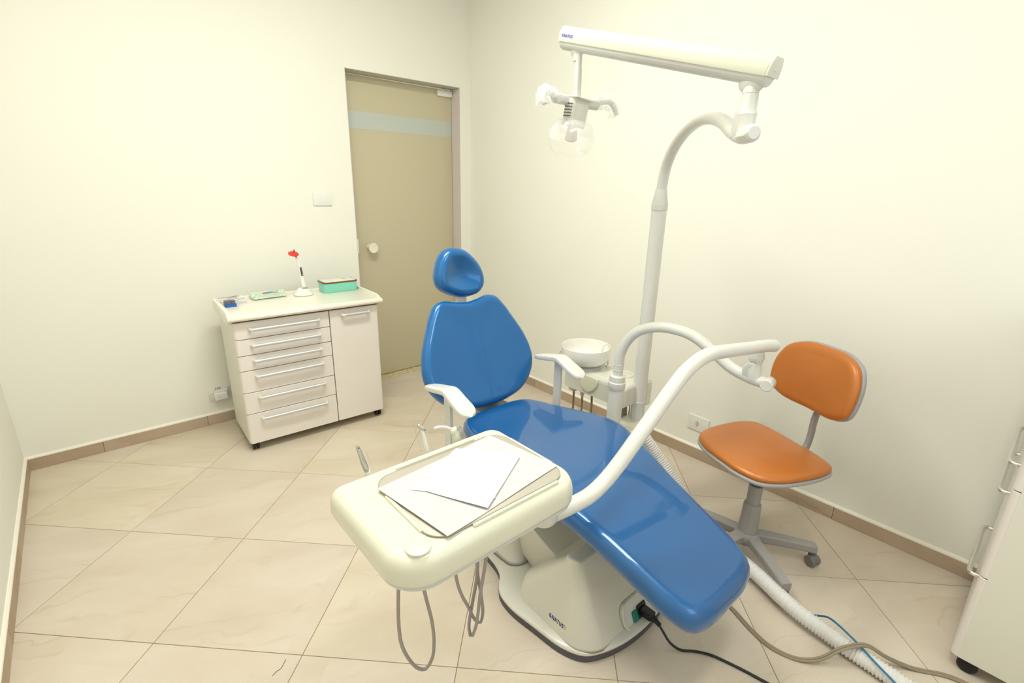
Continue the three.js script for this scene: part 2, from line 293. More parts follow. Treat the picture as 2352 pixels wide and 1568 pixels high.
// ───────── door opening, glass door, passage behind ─────────
{
  const lining = structGroup('trim_1');
  struct('jamb', box(DOOR.x1 - 0.004, DOOR.x1, 0, DOOR.h, -0.12, 0.001, 0.001), M.jamb, lining);
  struct('jamb', box(DOOR.x0, DOOR.x0 + 0.004, 0, DOOR.h, -0.12, 0.001, 0.001), M.jamb, lining);
  struct('lintel', box(DOOR.x0, DOOR.x1, DOOR.h - 0.004, DOOR.h, -0.12, 0.001, 0.001), std('#c9c4b6', 0.6), lining);
  const stone = dataTex(256, 64, (x, y) => { const a = fbm(x / 9, y / 9, 50, 4), b = noise3(x / 5, y / 4, 60); const t = 205 + 60 * a + (b > 0.55 ? 30 : 0) - (b < -0.72 ? 70 : 0); return [t, t * 0.93, t * 0.74].map((q) => Math.max(0, Math.min(255, q))); });
  const sill = structGroup('threshold');
  const g = new THREE.PlaneGeometry(DOOR.x1 - DOOR.x0, 0.1, 90, 14); g.rotateX(-Math.PI / 2); g.translate((DOOR.x0 + DOOR.x1) / 2, 0, -0.071);
  const p = g.attributes.position; for (let i = 0; i < p.count; i++) p.setY(i, -0.0005 + 0.004 * Math.max(-0.6, fbm(p.getX(i) * 22, p.getZ(i) * 30, 70, 3)) * (p.getZ(i) > -0.024 ? 0.2 : 1)); g.computeVertexNormals();
  struct('mortar_strip', g, std('#ffffff', 0.85, { map: stone }), sill);
  // passage
  const far = structGroup('passage');
  const pm = std('#d8cda8', 0.9);
  struct('passage_wall', plainBox(-2.2, 1.2, -0.06, 2.6, -1.6, -1.5), pm, far);
  struct('passage_side', plainBox(1.1, 1.2, -0.06, 2.6, -1.5, -0.125), pm, far);
  struct('passage_side', plainBox(-2.3, -2.2, -0.06, 2.6, -1.5, -0.125), pm, far);
  struct('passage_floor', plainBox(-2.2, 1.2, -0.08, -0.004, -1.5, -0.122), std('#c8b695', 0.5), far);
  struct('passage_ceiling', plainBox(-2.3, 1.2, 2.6, 2.7, -1.6, -0.125), pm, far);

  const d = thing('glass_door', 'frosted olive tinted glass door with a pale blue stripe, in the wall opening', 'door', [(DOOR.x0 + DOOR.x1) / 2, 0, -0.11]);
  d.userData.kind = 'structure'; d.name = 'door_1'; delete d.userData.category;
  const gx0 = DOOR.x0 + 0.008, gx1 = DOOR.x1 - 0.008;
  part('glass_pane', box(gx0, gx1, 0.008, 2.118, -0.115, -0.105, 0.001), phy('#d6cdae', 0.5, { transmission: 0.2, thickness: 0, clearcoat: 0.8, clearcoatRoughness: 0.03 }), d, 'olive tinted frosted pane');
  part('frosted_stripe', box(gx0 + 0.001, gx1 - 0.001, 1.794, 1.903, -0.105, -0.1042, 0.0003), phy('#c6cdc6', 0.45, { transmission: 0.1, thickness: 0, clearcoat: 0.6, clearcoatRoughness: 0.05 }), d, 'pale blue grey frosted stripe');
  const k = part('knob', turned([-0.83, 1.004, -0.105], [-0.83, 1.004, -0.036], [[0, 0.021], [0.25, 0.02], [0.45, 0.015], [0.62, 0.021], [0.8, 0.033], [0.93, 0.036], [0.97, 0.034], [0.96, 0.025], [0.94, 0.015]], 36), phy('#ece6d2', 0.3, { clearcoat: 0.5 }), d, 'round cream door knob');
  const hinge = part('hinge_clamp', box(-0.228, -0.1, 2.07, 2.112, -0.106, -0.085, 0.004), M.plate, d, 'white pivot clamp at the top corner');
  part('clamp_cover', box(-0.222, -0.106, 2.076, 2.106, -0.086, -0.083, 0.002), M.plate, hinge);
  const st = thing('strike_plate', 'small white latch strike on the left edge of the glass door opening', 'latch', [-0.962, 0.99, -0.04]);
  part('strike_body', box(-0.9665, -0.956, 0.98, 1.075, -0.062, -0.004, 0.004), M.plate, st);
  part('latch_slot', box(-0.9562, -0.9545, 1.0, 1.05, -0.052, -0.03, 0.0005), M.greyDark, st);
}
// ───────── ceiling luminaires (above the frame) ─────────
LAMPS.forEach(([x, z, w, dd, inten], i) => {
  const t = thing('ceiling_light', i ? 'long ceiling luminaire nearest the front wall' : 'long ceiling luminaire above the dental chair', 'light', [x, ROOM.h - 0.07, z]);
  part('housing', box(x - w / 2 - 0.02, x + w / 2 + 0.02, ROOM.h - 0.06, ROOM.h - 0.001, z - dd / 2 - 0.02, z + dd / 2 + 0.02, 0.006), M.whiteGrey, t);
  part('diffuser', box(x - w / 2, x + w / 2, ROOM.h - 0.068, ROOM.h - 0.058, z - dd / 2, z + dd / 2, 0.003), std('#ffffff', 0.6, { emissive: LAMP_COLOR, emissiveIntensity: 6 }), t);
  const l = new THREE.RectAreaLight(LAMP_COLOR, inten, w, dd); l.position.set(x, ROOM.h - 0.075, z); l.lookAt(x, 0, z); scene.add(l);
});

// ───────── rolling drawer cabinets ─────────
// local frame: u to the right along the front, y up, w towards the viewer (front plane w = 0)
function caster(u, w, yTop, g, xf, mat) {
  const c = part('caster', xf(mg([cyl([u - 0.017, 0.026, w], [u - 0.004, 0.026, w], 0.026, 24, 0.004), cyl([u + 0.004, 0.026, w], [u + 0.017, 0.026, w], 0.026, 24, 0.004), box(u - 0.008, u + 0.008, 0.03, 0.05, w - 0.012, w + 0.018, 0.004), cyl([u, 0.04, w + 0.006], [u, yTop + 0.004, w + 0.006], 0.007, 12)])), mat, g);
  return c;
}
function cabinet(label, origin, turn, W, D, fronts, hstyle, TOP = 0.787) {
  const g = thing('drawer_cabinet', label, 'cabinet', [origin[0], 0, origin[2]]);
  const q = new THREE.Matrix4().makeRotationY(turn).setPosition(origin[0], 0, origin[2]);
  const xf = (geo) => geo.applyMatrix4(q);
  const y0 = 0.052, yT = TOP - 0.035;
  part('carcass', xf(mg([box(0.0, 0.018, y0, yT, -D, -0.019, 0.001), box(W - 0.018, W, y0, yT, -D, -0.019, 0.001), box(0.018, W - 0.018, y0, y0 + 0.018, -D, -0.019, 0.001), box(0.018, W - 0.018, y0, yT, -D, -D + 0.01, 0.001), box(0.018, W - 0.018, yT - 0.02, yT, -D, -0.0195, 0.001), plainBox(0.018, W - 0.018, y0 + 0.018, yT - 0.02, -0.06, -0.045)])), M.carcass, g);
  part('raw_edge', xf(mg([plainBox(0.004, W - 0.004, yT - 0.015, yT + 0.0055, -D + 0.01, -0.012), plainBox(0.012, W - 0.012, y0 + 0.006, yT - 0.002, -0.0192, -0.0188)])), M.brownEdge, g, 'brown raw board edges in the gaps');
  // worktop: postformed front, upstand along the back and both sides
  const prof = new THREE.Shape(); prof.moveTo(-D, TOP - 0.03); prof.lineTo(0.02, TOP - 0.03); prof.absarc(0.02, TOP - 0.0145, 0.0155, -Math.PI / 2, Math.PI / 2 - 0.25); prof.lineTo(0.0, TOP); prof.lineTo(-D, TOP);
  const wt = new THREE.ExtrudeGeometry(prof, { depth: W + 0.038, bevelEnabled: true, bevelThickness: 0.001, bevelSize: 0.001, bevelOffset: -0.001, bevelSegments: 2, curveSegments: 10 }); wt.rotateY(-Math.PI / 2); wt.translate(W + 0.016, 0, 0);
  const top = part('worktop', xf(toCreasedNormals(wt, 0.6)), M.counter, g);
  part('upstand', xf(box(-0.02, W + 0.014, TOP - 0.001, TOP + 0.019, -D, -D + 0.016, 0.003)), M.counter, top);
  for (const s of [0, 1]) {
    const sl = extr([[-D, TOP - 0.048], [-0.02, TOP - 0.048], [0.016, TOP - 0.03], [0.022, TOP - 0.004], [-0.004, TOP + 0.011], [-0.04, TOP + 0.018], [-D, TOP + 0.019]], s ? 0.014 : 0.02, 0.003); sl.rotateY(-Math.PI / 2); sl.translate(s ? W + 0.0155 : -0.0012, 0, 0);
    part('upstand', xf(sl), M.counter, top);
  }
  for (const f of fronts) {
    const [u0, u1, a, b, h0, h1, hy, kind, rl, rr] = f;
    const sh = new THREE.Shape(); const r1 = rl ? 0.016 : 0.002, r2 = rr ? 0.016 : 0.002, x0 = u0 + 0.0012, x1 = u1 - 0.0012, th = 0.019;   // plan view, then pulled up
    sh.moveTo(x0, -th); sh.lineTo(x1, -th); sh.lineTo(x1, -r2); sh.absarc(x1 - r2, -r2, r2, 0, Math.PI / 2); sh.lineTo(x0 + r1, 0); sh.absarc(x0 + r1, -r1, r1, Math.PI / 2, Math.PI); sh.lineTo(x0, -th);
    const pts = new THREE.ExtrudeGeometry(sh, { depth: b - a - 0.0062, bevelEnabled: true, bevelThickness: 0.0012, bevelSize: 0.0012, bevelOffset: -0.0012, bevelSegments: 1, curveSegments: 8 });
    const pa = pts.attributes.position; for (let i = 0; i < pa.count; i++) { const x = pa.getX(i), y = pa.getY(i), z = pa.getZ(i); pa.setXYZ(i, x, a + 0.0031 + z, y); }
    // swapped axes mirror the winding
    const ix = []; for (let i = 0; i < pa.count; i += 3) ix.push(i, i + 2, i + 1); const g2 = pts.index ? pts : pts; if (!pts.index) g2.setIndex(ix);
    const front = part(kind, xf(toCreasedNormals(g2.toNonIndexed(), 0.26)), M.laminate, g);
    if (hstyle === 'bar') {
      part('handle', xf(cyl([h0 + 0.012, hy, 0.028], [h1 - 0.008, hy, 0.028], 0.009, 20, 0.001)), M.alu, front, 'brushed aluminium bar');
      for (const [e, s] of [[h0, 1], [h1, -1]]) part('handle_end', xf(mg([sweep(curveOf([[e + s * 0.002, hy, -0.001], [e + s * 0.002, hy, 0.016], [e + s * 0.006, hy, 0.026], [e + s * 0.016, hy, 0.028]]), 16, 16, 0.0088)])), phy('#dedbd2', 0.4), front, 'beige plastic handle end');
    } else {
      part('handle', xf(sweep(curveOf([[h0, hy, -0.001], [h0, hy, 0.014], [h0 + 0.006, hy, 0.0205], [h0 + 0.02, hy, 0.0225], [(h0 + h1) / 2, hy, 0.0225], [h1 - 0.02, hy, 0.0225], [h1 - 0.006, hy, 0.0205], [h1, hy, 0.014], [h1, hy, -0.001]]), 90, 14, 0.0068)), M.chrome, front, 'chrome bow handle');
    }
  }
  for (const [u, w] of [[0.03, -0.045], [W - 0.03, -0.045], [0.03, -D + 0.04], [W - 0.03, -D + 0.04]]) caster(u, w, y0, g, xf, M.black);
  return g;
}
{
  const ys = [0.7465, 0.652, 0.563, 0.478, 0.353, 0.229, 0.05], hy = [0.706, 0.618, 0.533, 0.445, 0.322, 0.198];
  const fr = hy.map((h, i) => [0, 0.49, ys[i + 1], ys[i], 0.074, 0.428, h, 'drawer', 1, 0]); fr.push([0.493, 0.789, 0.05, 0.7465, 0.562, 0.722, 0.714, 'door', 0, 1]);
  cabinet('white cabinet on black casters with six drawers and a door, against the door wall', [-1.901, 0, 0.526], -0.038, 0.789, 0.385, fr, 'bar');
  cabinet('white drawer cabinet with chrome bow handles at the right edge, by the stool', [-0.03, 0, 3.315], Math.PI, 0.527, 0.45,
    [[0, 0.527, 0.05, 0.353, 0.07, 0.42, 0.292, 'drawer', 1, 1], [0, 0.527, 0.353, 0.655, 0.07, 0.42, 0.598, 'drawer', 1, 1], [0, 0.527, 0.655, 0.80, 0.07, 0.42, 0.694, 'drawer', 1, 1], [0, 0.527, 0.80, 1.03, 0.07, 0.42, 0.97, 'drawer', 1, 1]], 'bow', 1.08);
}

// ───────── dental chair ─────────
const XM = -1.21;
const font = await new FontLoader().loadAsync('fonts/droid/droid_sans_bold.typeface.json');
const chair = thing('dental_chair', 'blue vinyl dental patient chair with egg shaped headrest on a white moulded base', 'chair', [XM, 0, 2.2]);
{
  // base outline on the floor (half, mirrored)
  const half = [[0, 2.616], [0.11, 2.606], [0.19, 2.582], [0.24, 2.552], [0.272, 2.49], [0.289, 2.368], [0.298, 2.26], [0.283, 2.185], [0.225, 2.115], [0.203, 2.03], [0.2, 1.85], [0.19, 1.68], [0.14, 1.6], [0, 1.585]];
  const ctrl = [...half.map(([a, b]) => [a, b]), ...half.slice(1, -1).reverse().map(([a, b]) => [-a, b])];
  const loop = smoothLoop(ctrl, 160);
  const n = loop.length, nor = loop.map((p, i) => { const a = loop[(i + n - 1) % n], b = loop[(i + 1) % n], l = Math.hypot(b[0] - a[0], b[1] - a[1]); return [(b[1] - a[1]) / l, -(b[0] - a[0]) / l]; });
  const off = (o, y) => loop.map((p, i) => [XM + p[0] + nor[i][0] * o, y, p[1] + nor[i][1] * o]);
  part('base_rim', loft([off(-0.004, 0.0005), off(0, 0.002), off(0.001, 0.024), off(-0.003, 0.026), off(-0.02, 0.026)]), M.rubber, chair, 'dark grey rubber rim');
  part('base_plate', loft([off(-0.001, 0.0262), off(0.0005, 0.0275), off(0.0005, 0.034), off(-0.002, 0.0375), off(-0.008, 0.0395), off(-0.03, 0.0465), off(-0.06, 0.05)]), M.base, chair);
  // wedge shaped front cover
  const R = []; const T = 0.31;
  const zf = (y) => 2.588 - 0.125 * Math.pow(y / T, 1.1), zb = (y) => 2.20 + (y < 0.115 ? 0.035 * y / 0.115 : 0.035 + 0.19 * (y - 0.115) / (T - 0.115)), hw = (y) => 0.262 - 0.055 * Math.pow(y / T, 1.2);
  for (let i = 0; i <= 22; i++) { const y = 0.036 + (T - 0.05) * i / 22; R.push(rrectRing(XM - hw(y), XM + hw(y), zb(y), zf(y), Math.min(0.085 - 0.055 * (i / 22), (zf(y) - zb(y)) / 2.05), (x) => y, 12)); }
  for (let i = 1; i <= 8; i++) { const a = i / 8 * Math.PI / 2, y0 = T - 0.014, y = y0 + 0.014 * Math.sin(a), o = 0.014 * (1 - Math.cos(a)); R.push(rrectRing(XM - hw(y0) + o, XM + hw(y0) - o, zb(y0) + o, zf(y0) - o, Math.max(0.003, 0.024 - o), y, 12)); }
  // front bows out slightly
  for (const ring of R) for (const p of ring) { const dx = (p[0] - XM) / 0.27; if (p[2] > 2.35) p[2] += 0.018 * (1 - dx * dx) * (p[2] - 2.35) / 0.25; }
  const cover = part('front_cover', loft(R), M.base, chair);
  // printed name on the left flank of the cover
  const tg = new TextGeometry('GNATUS', { font, size: 0.0155, depth: 0.0004, curveSegments: 3, bevelEnabled: false }); tg.computeBoundingBox(); const tw = tg.boundingBox.max.x;
  const place = (geo) => { const p = geo.attributes.position; for (let i = 0; i < p.count; i++) { const s = p.getX(i), t = p.getY(i), w = p.getZ(i); const y = 0.079 + t * 0.9, zz = 2.404 + s / tw * 0.066; p.setXYZ(i, XM - hw(y) - w - 0.0004, y, zz); } geo.computeVertexNormals(); return geo; };
  part('name_print', place(tg), std('#23306e', 0.5), cover, 'dark blue printed name');
  const sw = new THREE.Shape(); sw.moveTo(tw + 0.002, 0.017); sw.bezierCurveTo(tw + 0.013, 0.017, tw + 0.013, 0.002, tw + 0.005, -0.001); sw.bezierCurveTo(tw + 0.0095, 0.004, tw + 0.009, 0.0125, tw + 0.002, 0.0145); sw.lineTo(tw + 0.002, 0.017);
  part('emblem', place(new THREE.ExtrudeGeometry(sw, { depth: 0.0004, bevelEnabled: false, curveSegments: 8 })), std('#e0732c', 0.5), cover, 'small orange swoosh');
  // power inlet in a recessed panel on the front of the cover
  const fx = XM + 0.022, py = -0.02;
  const fz = (y, x) => { const dx = (x - XM) / 0.27; const z = zf(y); return z + 0.018 * (1 - dx * dx) * Math.max(0, z - 2.35) / 0.25; };
  const panelFrame = (u0, u1, v0, v1, o0, o1, r, hole) => { const s = rrect(u1 - u0, v1 - v0, r, (u0 + u1) / 2, (v0 + v1) / 2); if (hole) s.holes.push(new THREE.Path(rrect(...hole).getPoints(6))); const g = extr(s, o1 - o0, 0.0015); const p = g.attributes.position; for (let i = 0; i < p.count; i++) { const x = p.getX(i), y = p.getY(i) + py, w = p.getZ(i) + o0; p.setXYZ(i, x, y, fz(y, x) + w); } g.computeVertexNormals(); return toCreasedNormals(g, 0.6); };
  const pan = part('inlet_panel', panelFrame(fx - 0.1, fx + 0.1, 0.058, 0.142, -0.004, 0.007, 0.03, [0.178, 0.07, 0.022, fx, 0.098]), M.base, chair);
  part('inlet_recess', panelFrame(fx - 0.092, fx + 0.092, 0.06, 0.134, -0.006, 0.0012, 0.02), M.whiteGrey, pan);
  part('power_switch', panelFrame(fx - 0.05, fx - 0.026, 0.068, 0.1, 0.0008, 0.008, 0.002), std('#0a7a68', 0.35), pan, 'green rocker switch');
  part('inlet_socket', panelFrame(fx - 0.022, fx + 0.024, 0.066, 0.106, 0.0008, 0.006, 0.003), M.black, pan);
  // lifting arm and rear column
  { const pts = [[2.41, 0.05], [2.385, 0.15], [2.36, 0.172], [2.25, 0.2], [1.95, 0.315], [1.85, 0.36], [1.85, 0.2], [2.2, 0.05]]; const g = extr(pts, 0.25, 0.006); g.rotateY(-Math.PI / 2); g.translate(XM + 0.125, 0, 0); part('lift_arm', g, M.base, chair); }
  const col = []; for (let i = 0; i <= 20; i++) { const y = 0.045 + 0.4 * i / 20, f = Math.exp(-(y - 0.045) / 0.06); col.push(rrectRing(XM - 0.15 - 0.035 * f, XM + 0.15 + 0.035 * f, 1.72 - 0.06 * f, 2.11 + 0.05 * f, 0.05, y, 8)); }
  part('rear_column', loft(col), M.base, chair);
  part('seat_frame', box(XM - 0.15, XM + 0.15, 0.40, 0.476, 1.82, 2.42, 0.02), M.base, chair);
  // seat and leg rest: one long cushion following a bent profile
  const prof = splineTable([[1.76, 0.553], [1.9, 0.556], [2.05, 0.561], [2.2, 0.562], [2.32, 0.553], [2.42, 0.53], [2.52, 0.494], [2.62, 0.458], [2.72, 0.421], [2.9, 0.356]]);
  const sh = [[0, 1.783], [0.11, 1.787], [0.17, 1.81], [0.205, 1.87], [0.23, 1.96], [0.265, 2.06], [0.292, 2.14], [0.30, 2.22], [0.282, 2.31], [0.25, 2.42], [0.229, 2.52], [0.216, 2.62], [0.206, 2.72], [0.196, 2.785], [0.168, 2.843], [0.11, 2.864], [0, 2.868]];
  const so = smoothLoop([...sh, ...sh.slice(1, -1).reverse().map(([a, b]) => [-a, b])], 140);
  const dish = (u, v, s) => { const k = 1 - Math.pow(Math.min(1, Math.abs(u) / 0.27), 2); const along = THREE.MathUtils.smoothstep(v, 1.8, 1.95) * (1 - THREE.MathUtils.smoothstep(v, 2.25, 2.5)); return -0.012 * k * along * (1 - s * s); };
  const seat = part('seat', cushion(so, { th: 0.084, r: 0.036, rings: 20, edge: 14, top: dish, map: (u, v, w) => [XM + u, prof(v) - 0.042 + w, v] }), M.blueSeat, chair, 'long blue seat and leg rest');
  // back rest: leaning plane
  const by0 = 0.503, bz0 = 1.8, by1 = 0.958, bz1 = 1.6, bl = Math.hypot(by1 - by0, bz1 - bz0), uy = (by1 - by0) / bl, uz = (bz1 - bz0) / bl;
  const bh = [[0, 0.966], [0.06, 0.973], [0.115, 0.983], [0.157, 0.974], [0.19, 0.938], [0.226, 0.877], [0.262, 0.81], [0.282, 0.745], [0.283, 0.695], [0.263, 0.647], [0.22, 0.602], [0.165, 0.572], [0.09, 0.556], [0, 0.551]];
  const bo = smoothLoop([...bh, ...bh.slice(1, -1).reverse().map(([a, b]) => [-a, b])].map(([a, y]) => [a, (y - by0) / uy]), 140);
  const bdish = (u, v, s) => -0.014 * (1 - s * s) + 0.006 * Math.exp(-Math.pow(u / 0.03, 2)) * (1 - s) - 0.004 * s * (1 - s);
  part('backrest', cushion(bo, { th: 0.062, r: 0.03, rings: 18, edge: 14, top: bdish, map: (u, v, w) => [XM + u, by0 + v * uy - w * uz, bz0 + v * uz + w * uy] }), M.blue, chair, 'blue rounded backrest');
  part('backrest_bracket', mg([box(XM - 0.03, XM + 0.13, 0.49, 0.512, 1.70, 1.86, 0.004), box(XM + 0.0, XM + 0.1, 0.49, 0.72, 1.68, 1.70, 0.004)]), M.greyPlastic, chair, 'grey metal bracket joining seat and backrest');
  // head rest
  const hp = [[-0.026, 1.194], [-0.069, 1.183], [-0.096, 1.153], [-0.114, 1.109], [-0.121, 1.074], [-0.112, 1.036], [-0.074, 1.005], [-0.017, 0.985], [0.038, 0.981], [0.088, 0.993], [0.115, 1.02], [0.122, 1.058], [0.107, 1.108], [0.072, 1.153], [0.03, 1.184]];
  const ho = smoothLoop(hp.map(([a, b]) => [a, b - 1.09]), 110);
  const hdish = (u, v, s) => -0.024 * Math.pow(1 - s * s, 1.35);
  part('headrest', cushion(ho, { th: 0.078, r: 0.03, rings: 16, edge: 14, top: hdish, map: (u, v, w) => [-1.2137 + u, 1.09 + v * 0.985 + w * 0.17, 1.55 - v * 0.17 + w * 0.985] }), M.blue, chair, 'blue egg shaped headrest with a hollow');
  part('headrest_bar', box(-1.238, -1.187, 0.84, 1.06, 1.56, 1.574, 0.003).rotateX(0), M.whiteGrey, chair, 'flat metal bar');
  // arm rests: arched pads on flat posts
  for (const s of [-1, 1]) {
    const ax = XM + s * 0.292, pr = curveOf([[0, 0.698, 1.735], [0, 0.712, 1.80], [0, 0.727, 1.873], [0, 0.7305, 1.893], [0, 0.728, 1.91], [0, 0.707, 1.96], [0, 0.693, 1.998], [0, 0.680, 2.032]]).getPoints(26);
    const rings = pr.map((p, i) => { const t = i / 26, wd = 0.027 * Math.sqrt(Math.max(0.0, 1 - Math.pow(Math.abs(2 * t - 1), 7))) + 0.0005, hh = 0.0125 * Math.sqrt(Math.max(0, 1 - Math.pow(Math.abs(2 * t - 1), 8))) + 0.0004; const o = []; for (let k = 0; k < 28; k++) { const a = k / 28 * Math.PI * 2, c = Math.cos(a), q = Math.sin(a); o.push([ax + Math.sign(c) * Math.pow(Math.abs(c), 0.4) * wd * (0.92 + 0.5 * t), p.y + Math.sign(q) * Math.pow(Math.abs(q), 0.5) * hh, p.z]); } return o; });
    const arm = part('armrest', loft(rings), M.white, chair);
    part('armrest_post', box(ax - 0.007, ax + 0.007, 0.455, 0.722, 1.868, 1.908, 0.003), M.whiteGrey, arm, 'flat grey upright bar');
  }
  part('armrest_crossbar', box(XM - 0.299, XM + 0.299, 0.452, 0.468, 1.872, 1.904, 0.003), M.greyPlastic, chair);
}

// ───────── water unit beside the chair: platform, body, bowl ─────────
const POLE = [-0.62, 2.12], POST = [-0.80, 2.12];
const unit = thing('water_unit', 'pale grey dental water unit with round white spittoon bowl beside the blue chair', 'dental unit', [-0.66, 0.38, 2.0]);
{
  part('support_arm', mg([box(-1.1, -0.585, 0.385, 0.435, 2.06, 2.19, 0.012), box(-0.85, -0.75, 0.43, 0.447, 2.07, 2.17, 0.006)]), M.cream, unit);
  part('pole_socket', turned([POLE[0], 0.43, POLE[1]], [POLE[0], 0.528, POLE[1]], [[0, 0.031], [0.82, 0.031], [0.84, 0.033], [0.98, 0.033], [1, 0.0315]]), M.whiteGrey, unit);
  part('post_cup', turned([POST[0], 0.43, POST[1]], [POST[0], 0.462, POST[1]], [[0, 0.028], [0.6, 0.042], [1, 0.04]]), M.white, unit);
  part('rear_bracket', box(-0.65, -0.6, 0.52, 0.6, 2.075, 2.125, 0.006), M.cream, unit);
  part('rear_bracket', box(-0.598, -0.566, 0.5, 0.62, 2.09, 2.15, 0.01), M.cream, unit);
  // body with a soft rounded top
  const prof = new THREE.Shape(); const pw = 0.09; prof.moveTo(-pw, 0.508); prof.lineTo(pw, 0.508); prof.lineTo(pw, 0.585); prof.absarc(pw - 0.028, 0.587, 0.028, 0, Math.PI / 2); prof.absarc(-pw + 0.026, 0.589, 0.026, Math.PI / 2, Math.PI); prof.lineTo(-pw, 0.508);
  const bg = new THREE.ExtrudeGeometry(prof, { depth: 0.33, bevelEnabled: true, bevelThickness: 0.022, bevelSize: 0.018, bevelOffset: -0.018, bevelSegments: 5, curveSegments: 8 }); bg.translate(-0.632, 0, 1.766);
  const body = part('unit_body', toCreasedNormals(bg, 0.7), M.base, unit);
  const tongue = smoothLoop([[0, 0.609], [-0.052, 0.602], [-0.055, 0.575], [-0.034, 0.535], [0, 0.522], [0.034, 0.538], [0.058, 0.578], [0.054, 0.603]], 48);
  const tg = extr(tongue, 0.014, 0.006); tg.rotateY(-Math.PI / 2); tg.translate(-0.7165, 0, 1.905); part('front_shield', tg, M.cream, body);
  part('end_pocket', box(-0.70, -0.57, 0.476, 0.512, 1.757, 1.80, 0.012), M.base, body);
  const ring = new THREE.TorusGeometry(0.042, 0.004, 10, 40); ring.rotateX(Math.PI / 2); ring.translate(-0.60, 0.6155, 2.015); part('cup_ring', ring, M.cream, body);
  part('vent_screw', cyl([-0.723, 0.524, 2.04], [-0.7255, 0.524, 2.04], 0.005, 14, 0.0005), M.steel, body);
  // bowl
  const bc = [-0.645, 1.812];
  const bp = [[0.0001, 0.626], [0.06, 0.626], [0.085, 0.631], [0.104, 0.641], [0.114, 0.655], [0.118, 0.672], [0.119, 0.69], [0.119, 0.713], [0.1175, 0.715], [0.1155, 0.713], [0.1148, 0.69], [0.112, 0.664], [0.1, 0.648], [0.08, 0.637], [0.04, 0.633], [0.0001, 0.632]].map((p) => new THREE.Vector2(...p));
  const bowlG = new THREE.LatheGeometry(bp, 64); bowlG.translate(bc[0], 0, bc[1]); const bowl = part('spittoon_bowl', bowlG, phy('#f1efe8', 0.18, { clearcoat: 0.8, clearcoatRoughness: 0.04 }), unit, 'round white bowl');
  part('bowl_drain', cyl([bc[0], 0.632, bc[1]], [bc[0], 0.635, bc[1]], 0.014, 20, 0.001), M.steel, bowl);
  part('bowl_seat', turned([bc[0], 0.612, bc[1]], [bc[0], 0.628, bc[1]], [[0, 0.084], [0.5, 0.082], [1, 0.07]], 48), M.whiteGrey, unit);
  part('bowl_rinse_pipe', tube([[-0.575, 0.612, 1.896], [-0.574, 0.66, 1.898], [-0.574, 0.712, 1.898], [-0.578, 0.725, 1.893], [-0.588, 0.727, 1.884], [-0.594, 0.717, 1.877], [-0.597, 0.685, 1.873]], 0.0042, 50, 12), M.plate, unit, 'thin white rinse spout');
  part('pipe_nut', turned([-0.575, 0.612, 1.896], [-0.575, 0.622, 1.896], [[0, 0.01], [0.6, 0.01], [1, 0.006]], 6), M.plate, unit);
  part('cup_filler_pipe', tube([[-0.735, 0.6, 1.73], [-0.752, 0.64, 1.735], [-0.7535, 0.69, 1.745]], 0.002, 20, 8), M.steel, unit);
  // thin suction hoses hanging in loops under the body
  const hz = [[1.79, 1.76], [1.845, 1.80], [1.905, 1.84]];
  hz.forEach(([z, z2], i) => part('suction_hose', tube([[-0.69, 0.5, z], [-0.688, 0.4, z], [-0.69 - 0.006 * i, 0.28, z - 0.01 * i], [-0.685, 0.17, z - 0.01], [-0.72, 0.11, z + 0.01], [-0.82, 0.085, z2 + 0.06], [-0.93, 0.12, z2 + 0.08], [-1.03, 0.2, z2 + 0.08], [-1.066, 0.24, z2 + 0.08]], 0.0052, 60, 10), M.hoseBrown, unit));
  part('hose_sleeve', turned([-0.69, 0.47, 1.845], [-0.69, 0.51, 1.845], [[0, 0.006], [0.3, 0.011], [1, 0.012]], 20), M.base, unit);
  part('drain_hose', sweep(curveOf([[-0.625, 0.515, 2.035], [-0.62, 0.47, 2.04], [-0.622, 0.42, 2.043], [-0.63, 0.33, 2.04]]), 120, 18, (t, l) => 0.014 + 0.008 * Math.min(1, t * 1.3) + 0.0022 * Math.sin(l * 2 * Math.PI / 0.0085)), std('#a49d92', 0.5), unit, 'grey corrugated hose under the unit');
  part('water_tube', tube([[-0.594, 0.52, 2.056], [-0.592, 0.47, 2.058], [-0.592, 0.42, 2.056], [-0.6, 0.3, 2.05]], 0.0025, 24, 8), std('#24606f', 0.4), unit, 'thin blue tube');
}

